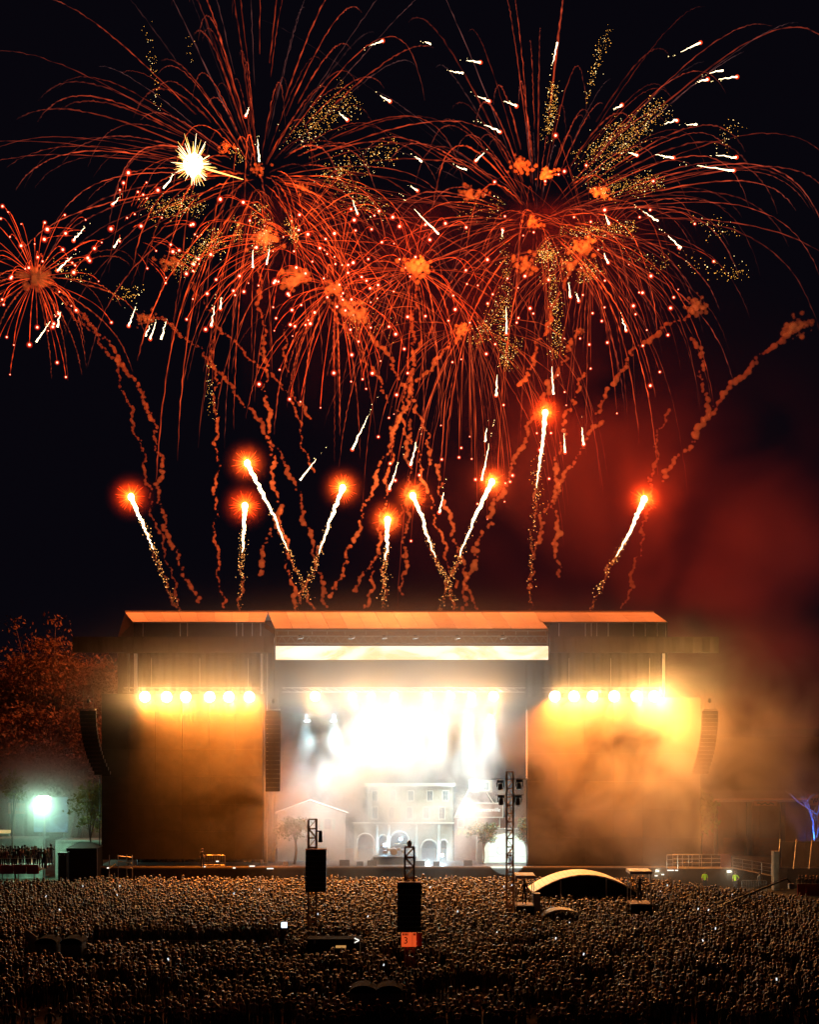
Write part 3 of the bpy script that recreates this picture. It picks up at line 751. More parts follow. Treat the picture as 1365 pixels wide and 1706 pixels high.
sm = MB().box(-46, 46, 123.5, 143, -1, 34).build('smoke', smoke_mat('stage_smoke', blobs, 0, .17, .36, .64, step=1.8))
tag(sm, 'golden and white smoke hanging in the stage lights', kind='stuff')
# ================================================================== SIDE OF STAGE, LEFT
# pale containers
M_cont = mat('pale_container', (.45, .5, .45), .6, .1, .12)
def container(xa, xb, ya, Y, label):
    o = tag(empty('shipping_container', (X(xa, Y), Y, 0)), label, 'container', 'pale containers by the stage')
    w, h = X(xb, Y) - X(xa, Y), Z(ya, Y)
    n = int(w / .28)
    v = []; 
    for i in range(n + 1):
        x = w * i / n; d = .06 if (i // 2) % 2 else 0
        v += [(x, d, .12), (x, d, h - .14)]
    MB().add(v, [(2*i, 2*i+2, 2*i+3, 2*i+1) for i in range(n)]).build('corrugated_wall', M_cont, o)
    ibox('top_rail', M_cont, o, 0, w, -.03, 2.4, h - .14, h); ibox('bottom_rail', M_cont, o, 0, w, -.03, 2.4, 0, .12)
    for x in (0, w - .14): ibox('corner_post', M_cont, o, x, x + .14, -.04, .1, .12, h - .14)
    return o, w, h
c1, w1, h1_ = container(-6, 71, 1397, 137, 'pale green-lit container behind the people at the picture edge')
for xx in (.32, .66):
    f = ibox('window', M_trim, c1, w1 * xx, w1 * xx + .9, -.08, -.035, 1.3, 2.3); ibox('pane', emit('warm_room', (1, .75, .35), .45), f, w1 * xx + .07, w1 * xx + .83, -.1, -.082, 1.37, 2.23)
container(92, 168, 1400, 137, 'pale container half hidden by the dark tent')
# dark tent
tn = tag(empty('dark_tent', (X(136, 130), 130, 0)), 'small dark work tent in front of the pale container', 'tent')
tw = 1.4; th = Z(1413, 130)
ibox('front_wall', M_black, tn, -tw, tw, 0, .05, 0, th); ibox('side_wall', M_black, tn, -tw, -tw + .05, .052, 2.4, 0, th); ibox('side_wall', M_black, tn, tw - .05, tw, .052, 2.4, 0, th)
MB().add([(-tw - .1, -.1, th), (tw + .1, -.1, th), (tw + .1, 2.5, th), (-tw - .1, 2.5, th), (-.6, 1.2, th + .42), (.6, 1.2, th + .42)], [(0,1,5,4),(2,3,4,5),(0,4,3),(1,2,5)]).build('roof', M_dark, tn)
for x in (-tw, tw): MB().tube([(x, -.06, 0), (x, -.06, th)], .04, 6).build('pole', M_steel, tn)
cz = Z(1420, 129)
ec = empty('equipment_crate', (X(105, 129), 129, 0))
ibox('body', M_dark, ec, -.38, .38, -.4, .6, .12, cz - .2); ibox('lid', M_dark, ec, -.4, .4, -.42, .62, cz - .195, cz)
for sx in (-1, 1):
    ibox('latch', M_steel, ec, sx * .22 - .04, sx * .22 + .04, -.45, -.425, cz - .26, cz - .12)
    for y in (-.3, .5): MB().ball((sx * .3, y, .06), .06, 1).build('castor', M_steel, ec)
tag(ec, 'tall dark equipment crate beside the small dark tent', 'crate')
# scaffold steps under the side screen
st = tag(empty('scaffold_steps', (X(200, 130.5), 130.5, 0)), 'metal scaffold steps under the corner of the unlit side screen', 'scaffold')
for dx in (-1.0, -.2, .6, 1.1): MB().tube([(dx, 0, 0), (dx, 0, 3.0)], .04, 6).build('upright', M_alu, st)
for dz in (1.9, 2.4, 2.9): MB().bar((-.2, -.05, dz), (1.1, -.05, dz - .12), .05).build('tread', M_white, st)
MB().bar((-1.0, -.05, 1.75), (-.35, -.05, 2.2), .05).build('handrail', M_white, st)
# flood light mast and the small video screen
fl = P(72, 1335, 136)
fm = tag(empty('floodlight_mast', (fl.x, 136, 0)), 'glaring greenish-white floodlight on a mast beside the trees', 'floodlight')
MB().tube([(0, .35, 0), (0, .35, fl.z)], .09, 8).build('mast', M_steel, fm)
ibox('lamp_box', M_dark, fm, -.65, .65, .02, .3, fl.z - .5, fl.z + .5)
for dx in (-.32, .32):
    for dz in (-.25, .25):
        MB().ball((dx, -.02, fl.z + dz), (.34, .06, .27), 1).build('lens', emit('flood_glare', (.9, 1, .92), 25), fm, True)
lamp('lamp_light', 'SPOT', (fl.x, 135.5, fl.z), 9000, (.50, 1, .66), fm, .5, 165, .3, (fl.x + 2, 126, 1))
vs_ = tag(empty('video_screen', (X(84, 140), 140, Z(1386, 140))), 'small blue video screen below the floodlight', 'screen')
sw, sh = X(112, 140) - X(56, 140), Z(1328, 140) - Z(1386, 140)
ibox('frame', M_dark, vs_, -sw/2 - .1, sw/2 + .1, .06, .3, -.1, sh + .1)
ibox('picture', screen_mat('blue_video', (.02, .09, .3), (.25, .5, .75), .75, (.5, 1, .9)), vs_, -sw/2, sw/2, 0, .05, 0, sh)
for dx in (-1.2, 1.2): MB().tube([(dx, .4, -Z(1386, 140)), (dx, .4, sh)], .08, 6).build('leg', M_steel, vs_)
ob = tag(empty('orange_board', (X(27, 141), 141, Z(1356, 141))), 'orange lettered board under the small tree top', 'sign')
ibox('board', mat('orange_board', (.6, .2, .08)), ob, -.85, .85, 0, .06, 0, 1.1)
for dx in (-.3, 0, .3): ibox('painted_stroke', M_trim, ob, dx - .05, dx + .07, -.02, -.003, .35, .6)
for dx in (-.7, .7): MB().tube([(dx, .1, -Z(1356, 141)), (dx, .1, 0)], .05, 6).build('post', M_steel, ob)
yl = tag(empty('lit_awning', (X(5, 139), 139, Z(1388, 139))), 'small yellow-lit awning at the picture edge', 'awning')
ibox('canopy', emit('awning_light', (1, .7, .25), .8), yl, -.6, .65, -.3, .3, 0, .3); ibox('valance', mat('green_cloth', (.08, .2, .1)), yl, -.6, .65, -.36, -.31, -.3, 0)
for dx in (-.55, .6): MB().tube([(dx, 0, -Z(1388, 139)), (dx, 0, 0)], .04, 6).build('pole', M_steel, yl)
# viewing platform with red banner
vp = tag(empty('viewing_platform', (X(20, 124), 124, 0)), 'raised viewing platform with a red front at the picture edge', 'platform')
pz = Z(1449, 124) 
ibox('floor', M_wood, vp, X(-30, 124) - X(20, 124), X(64, 124) - X(20, 124), 0, 5, pz - .15, pz)
for k in range(4):
    xa = X(-20 + k * 21.2, 123.9) - X(20, 124)
    ibox('red_banner', mat('red_banner', (.42, .03, .05), .7), vp, xa, xa + 1.08, -.16, -.1, Z(1456, 123.9), Z(1441, 123.9))
for k in range(4): MB().tube([(-2.3 + k * 1.4, 0.1, 0), (-2.3 + k * 1.4, 0.1, pz)], .05, 6).build('leg', M_steel, vp)
MB().tube([(X(-30, 124) - X(20, 124), -.05, pz + 1.0), (X(60, 124) - X(20, 124), -.05, pz + 1.0)], .03, 6).build('handrail', M_alu, vp)

# ================================================================== SIDE OF STAGE, RIGHT
# ramp with railings
rp = tag(empty('access_ramp', (0, 0, 0)), 'long dark access ramp with metal railings beside the smoky side screen', 'ramp')
MB().add([(X(1112, 131), 130, DK), (X(1220, 131), 130, DK), (X(1220, 131), 131.6, DK), (X(1112, 131), 131.6, DK), (X(1300, 131), 130, .9), (X(1300, 131), 131.6, .9)],
         [(0,1,2,3),(1,4,5,2)]).build('walkway', M_steel, rp)
ibox('side_skirt', M_black, rp, X(1112, 130.4), X(1218, 130.4), 130.05, 130.1, 0, DK - .03)
def railing(par, pa, pb, Y, z0a, z0b, h, n):
    a, b = Vector((X(pa, Y), Y, z0a)), Vector((X(pb, Y), Y, z0b))
    for dz in (h, h * .66, h * .33): MB().tube([a + Vector((0, 0, dz)), b + Vector((0, 0, dz))], .028, 5).build('rail', M_alu, par)
    for i in range(n + 1):
        p = a.lerp(b, i / n); MB().tube([p, p + Vector((0, 0, h))], .03, 5).build('post', M_alu, par)
railing(rp, 1112, 1166, 130, DK, DK, 1.25, 3); railing(rp, 1122, 1202, 131.5, DK, DK, 1.15, 5)
railing(rp, 1222, 1286, 130.2, DK - .05, 1.2, 1.0, 4)
ibox('end_panel', mat('rust_panel', (.3, .08, .04), .8), rp, X(1202, 131), X(1219, 131), 131.0, 131.1, DK, Z(1423, 131))
bx = tag(MB().box(X(1288, 129), X(1298, 129), 128.6, 129.4, 0, Z(1418, 129)).build('grey_cabinet', mat('grey_cabinet', (.35, .33, .28))), 'upright pale grey cabinet at the foot of the ramp', 'cabinet')
ibox('cabinet_door', mat('grey_cabinet_door', (.4, .38, .32)), bx, X(1289, 129), X(1297, 129), 128.55, 128.597, .2, Z(1421, 129))
# dark marquee walls with poles
mq = tag(empty('dark_marquee', (0, 0, 0)), 'dark marquee wall with slanting poles below the blue tree', 'tent')
for k in range(4):
    ibox('wall_panel', mat('dark_marquee_cloth', (.05, .045, .05), .8, 0, .3, 1), mq, X(1303 + k * 19, 133), X(1303 + k * 19 + 18.7, 133), 133, 133.1, 0, Z(1402, 133))
ibox('lower_wall', mat('grey_lower_wall', (.12, .11, .11), .8), mq, X(1300, 130), X(1376, 130), 130, 130.1, 0, Z(1446, 130))
ibox('rail', M_alu, mq, X(1300, 129.9), X(1376, 129.9), 129.85, 129.95, Z(1446.5, 130), Z(1444.5, 130))
for pa, pb in ((1296, 1301), (1323, 1328), (1349, 1354)): MB().tube([P(pa, 1448, 129.6), P(pb, 1398, 131.5)], .05, 6).build('pole', M_alu, mq)
ibox('pale_door', mat('pale_door', (.35, .32, .27)), mq, X(1300, 129.7), X(1313, 129.7), 129.7, 129.78, 0, Z(1448, 129.7))
# red scrim barrier
rb = tag(empty('red_barrier', (X(1347, 124), 124, 0)), 'red cloth barrier at the picture edge below the marquee', 'barrier')
for k in range(3):
    ibox('red_cloth', mat('dark_red_cloth', (.3, .03, .03), .8), rb, -.9 + k * .75, -.17 + k * .75, 0, .05, .15, 1.15)
MB().tube([(-.95, 0, 1.18), (1.5, 0, 1.18)], .03, 6).build('top_rail', M_alu, rb)

# small work lights and odd kit along the stage skirt
M_kit = mat('kit_plastic', (.3, .3, .3), .5)
for i, (px, py, s) in enumerate(((1096, 1451, .16), (1094, 1459, .13), (1118, 1450, .3), (1128, 1450, .14), (1105, 1457, .12), (420, 1443, .25), (340, 1444, .12), (450, 1447, .3), (390, 1446, .12), (180, 1446, .12), (362, 1435, .13), (1216, 1452, .2))):
    Y = 131.2 if py < 1449 else 126.6 if i == 11 else 129
    o = tag(empty('work_light', P(px, py, Y)), 'tiny work light on the stage skirt %s' % ('under the ramp, brightest of a cluster', 'under the ramp, lowest of a cluster', 'under the ramp, wide and white', 'under the ramp, beside the wide one', 'under the ramp, dim one in the cluster', 'left of the near speaker box, wide', 'under the crowd barrier', 'close to the near speaker box, wide', 'between two wide ones', 'by the dark tent', 'above the crowd barrier', 'shining on the yellow vests')[i], 'work light', 'work lights along the skirt')
    ibox('housing', M_dark, o, -s * 1.2, s * 1.2, .02, .2, -.1, .1)
    ibox('lens', emit('work_lens', (1, .9, .75), 1.6), o, -s, s, -.02, .018, -.05, .05)
    if i in (0, 11): lamp('lamp_light', 'POINT', P(px, py, Y) + Vector((0, -.25, 0)), 160, (1, .9, .6), o, .1)

# crowd barriers
def barrier_proto():
    o = empty('crowd_barrier')
    MB().tube([(-1.1, 0, .15), (-1.1, 0, 1.05), (-1.02, 0, 1.1), (1.02, 0, 1.1), (1.1, 0, 1.05), (1.1, 0, .15)], .025, 6).build('frame', M_steel, o)
    MB().tube([(-1.1, 0, .2), (1.1, 0, .2)], .02, 6).build('bottom_rail', M_steel, o)
    b = MB().tube([(0, 0, .2), (0, 0, 1.1)], .013, 5).mesh('bar', M_steel)
    for i in range(14): link('bar', b, o, (-.98 + i * .151, 0, 0))
    f = MB().box(-.03, .03, -.3, .3, 0, .04).mesh('foot', M_steel)
    for s in (-1, 1): link('foot', f, o, (s * .9, 0, 0))
    for s in (-1, 1): ibox('foot_post', M_steel, o, s * .9 - .02, s * .9 + .02, -.02, .02, .04, .2)
    return o
bp = barrier_proto(); first = True
def place_barriers(pa, pb, Y, where, z=0.0):
    global first
    x, k = X(pa, Y) + 1.1, 0
    n = max(1, int((X(pb, Y) - X(pa, Y)) / 2.25))
    for k in range(n):
        o = bp if first else copy_tree(bp); first = False
        o.location = (x + 2.25 * k, Y, z); o.rotation_euler[2] = .02 * ((k * 7) % 3 - 1)
        tag(o, 'steel crowd barrier %s, %s along' % (where, (ordn + ['ninth', 'tenth', 'eleventh', 'twelfth'])[min(k, 11)]), 'barrier', 'steel crowd barriers')
place_barriers(1237, 1302, 127, 'lit pale in front of the ramp')
place_barriers(335, 380, 131.2, 'standing on the deck before the unlit side screen', DK)
place_barriers(142, 470, 95, 'in the dark aisle beyond the portable toilets')
place_barriers(690, 850, 77.5, 'in the near dark beside the portable toilets')

# ================================================================== FIELD
def truss_tower(o, w, z0, z1, m, bay=.8, x=0, y=0, chord_r=.035, brace_r=.018):
    for sx in (-1, 1):
        for sy in (-1, 1): MB().tube([(x + sx * w/2, y + sy * w/2, z0), (x + sx * w/2, y + sy * w/2, z1)], chord_r, 6).build('chord', m, o)
    n = max(1, round((z1 - z0) / bay)); h = (z1 - z0) / n
    for i in range(n):
        a, b = z0 + i * h, z0 + (i + 1) * h; s = 1 if i % 2 else -1
        for sy in (-1, 1):
            MB().bar((x - s * w/2, y + sy * w/2, a), (x + s * w/2, y + sy * w/2, b), brace_r).build('brace', m, o)
            MB().bar((x + sy * w/2, y - s * w/2, a), (x + sy * w/2, y + s * w/2, b), brace_r).build('brace', m, o)
        for sy in (-1, 1):
            MB().bar((x - w/2, y + sy * w/2, b), (x + w/2, y + sy * w/2, b), brace_r).build('rung', m, o)
# tower with four moving heads
TY = 106
tt = tag(empty('light_tower', (X(850, TY), TY, 0)), 'tall slim truss tower carrying four moving lights before the white wall', 'light tower')
truss_tower(tt, .5, 0, Z(1286, TY), mat('warm_truss', (.3, .17, .09), .5, .3), .62, 0, 0, .05, .028)
zb = Z(1297.5, TY)
MB().tube([(X(818, TY) - X(850, TY), -.3, zb), (X(884, TY) - X(850, TY), -.3, zb)], .03, 6).build('crossbar', M_dark, tt)
zb2 = Z(1324, TY); MB().tube([(-1.1, -.3, zb2), (1.0, -.3, zb2)], .03, 6).build('crossbar', M_dark, tt)
for k, (px, py) in enumerate(((833.5, 1306), (865, 1305), (835, 1331), (863, 1331))):
    c = P(px, py, TY) - Vector((X(850, TY), TY, 0)); c.y = -.3
    hd = MB().box(c.x - .26, c.x + .26, c.y - .22, c.y + .22, c.z + .12, c.z + .32).build('moving_light_base', M_dark, tt)
    for s in (-1, 1): ibox('yoke_arm', M_dark, hd, c.x + s * .25 - .035, c.x + s * .25 + .035, c.y - .1, c.y + .1, c.z - .22, c.z + .118)
    MB().tube([(c.x, c.y, c.z + .06), (c.x, c.y + .1, c.z - .38)], [.14, .2], 12).build('moving_light_head', mat('light_head_plastic', (.12, .09, .07), .4), hd)
    MB().tube([(c.x, c.y + .1, c.z - .385), (c.x, c.y + .105, c.z - .41)], [.17, .15], 12).build('moving_light_lens', emit('beam_lens', (.75, 1, .95), 1.2) if k in (1,) else M_pane, hd)
bs = P(864, 1319, TY); bs.y = TY - .1
lamp('lamp_light', 'SPOT', bs, 120000, (.78, 1.0, .9), tt, .06, 8.6, .05, P(843, 1428, 134.5))
# delay towers
def delay_tower(px, Y, ptop, pbot, ptruss, label, n, sign=False):
    o = tag(empty('delay_tower', (X(px, Y), Y, 0)), label, 'speaker tower', 'speaker towers in the crowd')
    zt_, zb_ = Z(ptop, Y), Z(pbot, Y)
    truss_tower(o, .55, 0, Z(ptruss, Y), mat('brown_truss', (.22, .13, .08), .5, .3), .62, -.3 if px < 600 else 0.0, .5, .055, .03)
    h = (zt_ - zb_) / n
    ibox('top_frame', mat('red_frame', (.3, .03, .02)), o, -.72, .72, -.35, .2, zt_ + .01, zt_ + .08)
    for i in range(n):
        t = i / n * .06
        MB().box(-.70 - t * .5, .70 - t * .5, -.42 - t, .18, zt_ - (i + 1) * h + .02, zt_ - i * h).build('speaker_cabinet', M_dark, o)
        ibox('cabinet_edge', M_steel, o, -.66, .64, -.44 - t, -.422 - t, zt_ - i * h - .03, zt_ - i * h - .012)
    return o
d1 = delay_tower(527, 97, 1416, 1485, 1366, 'slim delay tower of stacked black speakers, farther of the two, before the stage', 8)
z_ = Z(1385, 97)
MB().tube([(.0, .15, z_), (.35, .1, z_)], .05, 6).build('arm', M_dark, d1)
MB().tube([(.28, .1, z_ - .02), (.26, .1, z_ - .75)], [.12, .15], 10).build('hoist_motor', M_dark, d1)
d2 = delay_tower(682.5, 84, 1471, 1551, 1413, 'delay tower with the biggest black speaker stack, red number sign below', 9)
MB().ball((.0, .5, Z(1410, 84) + .1), (.14, .14, .22), 1).build('beacon', mat('beacon_glass', (.8, .6, .4), .3), d2, True)
sgn = tag(empty('tower_sign', (X(682, 84), 83.55, Z(1575, 84))), 'red-orange number three sign cloth hanging under the near speaker stack', 'sign')
shh = Z(1551, 84) - Z(1575, 84)
M_red = mat('signal_red_cloth', (.85, .07, .02), .6)
def glow_cloth(name, c, s):
    m = bpy.data.materials.new(name); m.use_nodes = True
    b = m.node_tree.nodes['Principled BSDF']; b.inputs['Base Color'].default_value = (*c, 1); b.inputs['Emission Color'].default_value = (*c, 1); b.inputs['Emission Strength'].default_value = s
    return m
M_redl = glow_cloth('glowing_red_cloth', (.95, .1, .02), .75)  # lit copy of the red cloth: it emits, no lamp stands behind
ibox('sign_face', M_redl, sgn, -.46, .18, -.03, 0, 0, shh - .02)
ibox('sign_face', M_redl, sgn, .2, .42, -.03, 0, 0, shh - .02)
ibox('side_flap', M_red, sgn, .46, .76, .05, .08, 0.02, shh - .05)
lettering(sgn, '3', -.2, -.05, shh * .42, .55, M_black, name='number')
for dx in (-.4, -.31, -.22, -.13, .25, .33): ibox('lettering', mat('dark_red_print', (.3, .01, .01)), sgn, dx, dx + .06, -.045, -.032, shh * .78, shh * .93)
MB().tube([(-.1, .1, 0), (-.1, .1, -Z(1575, 84))], .05, 6).build('pole', mat('red_pole', (.35, .06, .03)), sgn)

# front-of-house tent with arched white roof
FYY = 112.5
ft = tag(empty('arched_tent', (X(977, FYY), FYY, 0)), 'mixing tent with a long arched white roof in the crowd', 'tent')
xa, xb = X(889, FYY) - X(977, FYY), X(1064, FYY) - X(977, FYY)
n = 24; vv = []
M_tent = mat('white_tent_cloth', (.72, .66, .56), .6, 0, .08, 1)
prev = None
def arc(t, back):
    x = xa + (xb - xa) * t
    z = Z(1488, FYY) + (Z(1459, FYY) - Z(1489, FYY)) * (1 - (2 * t - 1) ** 2) - (.12 if back else 0)
    return (x, 5.0 if back else 0, z)
for i in range(n):
    a, b = i / n, (i + 1) / n - .002
    q = [arc(a, 0), arc(b, 0), arc(b, 1), arc(a, 1)]
    MB().add(q + [(x, y, z - .06) for x, y, z in q], [(0,1,2,3),(7,6,5,4),(0,4,5,1),(1,5,6,2),(2,6,7,3),(3,7,4,0)]).build('roof_panel', M_tent, ft)
poly = [arc(i / n, 0) for i in range(n + 1)]
MB().prism([(x, z - .08) for x, y, z in reversed(poly)] + [(xa, .2), (xb, .2)], .1, .16).build('front_cloth', M_black, ft)
for i in range(n): MB().bar(arc(i / n, 0), arc((i + 1) / n, 0), .05).build('edge_lacing', M_trim if i % 2 else M_wood, ft)
for x in (xa + .1, -2.0, 1.6, xb - .1):
    for y in (.0, 4.9): MB().tube([(x, y, 0), (x, y, arc((x - xa) / (xb - xa), y > 1)[2] - .1)], .05, 6).build('leg', M_alu, ft)
# camera risers
def riser(pa, pb, ptop, pdeck, Y, label):
    o = tag(empty('camera_platform', (X((pa + pb) / 2, Y), Y, 0)), label, 'platform', 'camera platforms beside the mixing tent')
    w = (X(pb, Y) - X(pa, Y)) / 2; zd, zt2 = Z(pdeck, Y), Z(ptop, Y)
    ibox('deck', M_wood, o, -w, w, -.9, .9, zd - .1, zd)
    ibox('front_skirt', M_black, o, -w, w, -.95, -.9, 0, zd - .1)
    ibox('deck_edge', M_trim, o, -w, w, -.94, -.901, zd - .08, zd + .01)
    for sx in (-1, 1):
        for sy in (-1, 1): MB().tube([(sx * (w - .04), sy * .8, zd), (sx * (w - .04), sy * .8, zt2)], .03, 6).build('upright', M_alu, o)
    MB().box(-w - .05, w + .05, -.95, .95, zt2, zt2 + .22).build('canopy', M_tent, o)
    MB().tube([(-w, -.8, zd + 1.0), (w, -.8, zd + 1.0)], .025, 5).build('handrail', M_dark, o)
    MB().tube([(-w, .8, zt2 - .6), (w, .8, zt2 - .6)], .025, 5).build('crossbar', M_dark, o)
    return o
riser(859, 889, 1461, 1506, 105.5, 'camera platform with canopy beside the slim light tower')
riser(1048, 1083, 1454, 1503, 105.5, 'camera platform with canopy at the far end of the mixing tent')
ibx = tag(MB().box(X(889, 105), X(900, 105), 104.6, 105.4, 0, Z(1488, 105)).build('speaker_box', M_dark), 'upright black speaker box beside the camera platform', 'speaker')
ibox('grille', M_steel, ibx, X(890, 105), X(899, 105), 104.55, 104.595, .3, Z(1490, 105))
# camera jib
jb = tag(empty('camera_jib', P(1150, 1530, 106)), 'long black camera crane arm rising over the crowd', 'camera crane')
tip = P(1312, 1464, 110) - P(1150, 1530, 106)
MB().tube([(0, 0, 0), tip * .5, tip], [.11, .09, .07], 6).build('arm', M_dark, jb)
MB().tube([Vector((0, 0, .3)), tip * .5 + Vector((0, 0, .28)), tip + Vector((0, 0, .12))], .03, 5).build('tension_cable', M_alu, jb)
ibox('counterweight', M_dark, jb, -.6, .1, -.3, .3, -.25, .35)
MB().tube([(.3, 0, .1), (.3, 0, -P(1150, 1530, 106).z)], .14, 8).build('pedestal', M_dark, jb)
MB().tube([tip, tip + Vector((.35, 0, -.35))], [.06, .05], 6).build('head_arm', M_dark, jb)
MB().box(tip.x + .1, tip.x + .5, tip.y - .3, tip.y + .1, tip.z - .75, tip.z - .36).build('camera', M_kit, jb)
# second small arched roof and long boxes
sa = tag(empty('small_arched_tent', (X(938, 102), 102, 0)), 'small low arched shelter in front of the mixing tent', 'tent')
MB().tube([(1.55 * math.cos(t), 0, 1.25 + .85 * math.sin(t)) for t in [math.pi * k / 14 for k in range(15)]], .05, 6).build('hoop', M_trim, sa)
MB().add([(1.5 * math.cos(t), y, 1.25 + .8 * math.sin(t)) for y in (.05, 2.0) for t in [math.pi * k / 14 for k in range(15)]], [(i, i+1, i+16, i+15) for i in range(14)]).build('cover', M_dark, sa)
for s in (-1.52, 1.52): MB().tube([(s, 0, 0), (s, 0, 1.25)], .05, 6).build('leg', M_alu, sa)
# portable toilets
M_pt = mat('toilet_plastic', (.05, .055, .06), .45)
def toilet_proto():
    o = empty('portable_toilet'); w = .66
    for b in ((-w, w, .62, .66, 0, 1.9), (-w, -w + .04, -.66, .62, 0, 1.9), (w - .04, w, -.66, .62, 0, 1.9)): ibox('wall', M_pt, o, *b)
    d = ibox('door', mat('toilet_door', (.07, .075, .085), .4), o, -w + .06, w - .06, -.68, -.62, .1, 1.85)
    ibox('handle', M_steel, d, .4, .48, -.72, -.69, .9, 1.1); ibox('vent_panel', mat('toilet_vent', (.12, .12, .13)), d, -.25, .25, -.70, -.684, 1.35, 1.6)
    n = 12
    top = [(w * 1.07 * math.cos(math.pi * k / n), 1.92 + .36 * math.sin(math.pi * k / n)) for k in range(n + 1)]
    r = MB().prism([(x, z) for x, z in top[::-1]][::-1], -.72, .7).build('roof', mat('toilet_roof', (.012, .010, .009), .9, spec=.03), o)
    MB().tube([(.4, .4, 2.1), (.4, .4, 2.55)], .05, 6).build('vent_pipe', M_pt, r)
    return o
tp = toilet_proto()
for i, (px, Y, lab) in enumerate(((80, 89.5, 'portable toilet with rounded roof, outer one of the pair at the picture edge'), (122, 89.5, 'portable toilet with rounded roof, inner one of the pair by the barriers'),
                                  (606, 74.6, 'portable toilet in the near dark crowd, one of a pair, closer to the picture edge'), (649, 74.6, 'portable toilet in the near dark crowd, one of a pair, below the number sign'))):
    o = tp if i == 0 else copy_tree(tp)
    o.location = (X(px, Y), Y, 0); tag(o, lab, 'portable toilet', 'portable toilets among the crowd')
tb = tag(empty('tilted_panel', (X(52, 92), 92, 0)), 'pale leaning panel beside the pair of portable toilets', 'panel')
MB().add([(-.45, 0, 0), (.45, -.4, 0), (.45, -.4, 1.9), (-.45, 0, 2.4), (-.45, .05, 0), (.45, -.35, 0), (.45, -.35, 1.9), (-.45, .05, 2.4)], [(0,1,2,3),(7,6,5,4),(0,4,5,1),(1,5,6,2),(2,6,7,3),(3,7,4,0)]).build('board', mat('pale_board', (.3, .27, .2)), tb)
MB().tube([(0, .3, 0), (0, -.1, 1.8)], .04, 5).build('brace', M_steel, tb)
# dark cases with arrow
cs = tag(empty('equipment_case', (X(574, 90), 90, 0)), 'big dark equipment case with a white arrow in the crowd', 'case')
ibox('body', M_black, cs, -2.3, 1.0, -.6, .6, 0, 2.0); ibox('lid', mat('matt_black', (.008, .008, .008), .95, spec=.05), cs, -2.33, 1.03, -.62, .62, 2.0, 2.12)
za = Z(1567, 89.3)
for a, b in (((.66, za + .14), (.95, za)), ((.95, za), (.66, za - .14))): MB().bar((a[0], -.64, a[1]), (b[0], -.64, b[1]), .04).build('arrow_stroke', emit('arrow_white', (1, .95, .85), 1.0), cs)
for s in (-1.9, .6): ibox('latch', M_steel, cs, s, s + .12, -.65, -.61, 1.85, 2.05)
ls = tag(empty('lit_counter', (X(568, 88.5), 88.5, 0)), 'short glowing orange counter beside the dark case', 'counter')
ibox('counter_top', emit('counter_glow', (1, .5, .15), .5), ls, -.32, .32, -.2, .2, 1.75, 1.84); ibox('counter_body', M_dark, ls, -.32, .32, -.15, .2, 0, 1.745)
# ================================================================== FIREWORKS
WY = 172.0
PM = WY / FPX                                   # metres per photograph pixel out there
M_trail = ember('ember_trail')
M_glit = emit('gold_glitter', (1.0, .42, .06), 2.2)
M_glit2 = emit('pale_glitter', (1.0, .72, .3), 4.0)
M_hot = emit('white_hot', (1.0, .74, .42), 5.0)
M_starc = emit('star_core', (1.0, .42, .26), 4.5)
M_glow = ember('star_glow')
RED = (1.0, .13, .018)
me_core = MB().ball((0, 0, 0), .13, 1).mesh('star', M_starc)
me_fl = MB().ball((0, 0, 0), .24, 1, (.55, .025, .005)).ball((0, 0, 0), .38, 1, (.12, .004, .001)).mesh('glow_shell', M_glow)  # added shells standing in for the red glow around the core

def add_star(burst, p, s=1.0):
    o = link('star', me_core, burst, p - burst.location); o.scale = (s, s, s)
    link('glow_shell', me_fl, o)

def add_trail(burst, pts, r0, r1, c0, c1, rg, wig=.05, name='trail'):
    k = len(pts); P_, C_, R_ = [], [], []
    br = rg.uniform(.6, 1.3)
    for i, p in enumerate(pts):
        t = i / (k - 1)
        P_.append(p - burst.location + Vector(rg.normal(0, wig * .6, 3)))
        R_.append((r0 + (r1 - r0) * t) * rg.uniform(.55, 1.4))
        f = br * rg.uniform(.15, 1.8) * min(1, t * 8 + .15) * min(1, (1 - t) * 6 + .12)
        C_.append(tuple((c0[j] + (c1[j] - c0[j]) * t) * f for j in range(3)))
    return MB().tube(P_, R_, 3, False, C_).build(name, M_trail, burst)

def path(c, d, Rr, G, s0, s1, n):
    e = 1 - math.exp(-2.2)
    return [c + d * (Rr * (1 - math.exp(-2.2 * s)) / e) + Vector((0, 0, -G * s * s)) for s in [s0 + (s1 - s0) * i / (n - 1) for i in range(n)]]

def rdir(rg, zmin=-1.0, zmax=1.0):
    while True:
        d = rg.normal(0, 1, 3); d /= np.linalg.norm(d)
        if zmin <= d[2] <= zmax: return Vector(d)

def palm(burst, n, Rr, G, seed, zmin, zmax, hot, dim, seg=46, r=.075, side=None):
    rg = np.random.default_rng(seed); c = burst.location.copy()
    for i in range(n):
        d = rdir(rg, zmin, zmax)
        if side:
            while d.x * side < .55: d = rdir(rg, zmin, zmax)
        L = Rr * rg.uniform(.6, 1.1)
        far = rg.uniform(.72, 1.12)
        pts = path(c, d, L, G * rg.uniform(.6, 1.35), rg.uniform(.04, .22), far, seg)
        f = rg.uniform(.15, 1.3)
        r_ = r * rg.uniform(.5, 1.15)
        add_trail(burst, pts, r_ * 1.15, r_ * .8, tuple(x * f for x in hot), tuple(x * f for x in dim), rg)

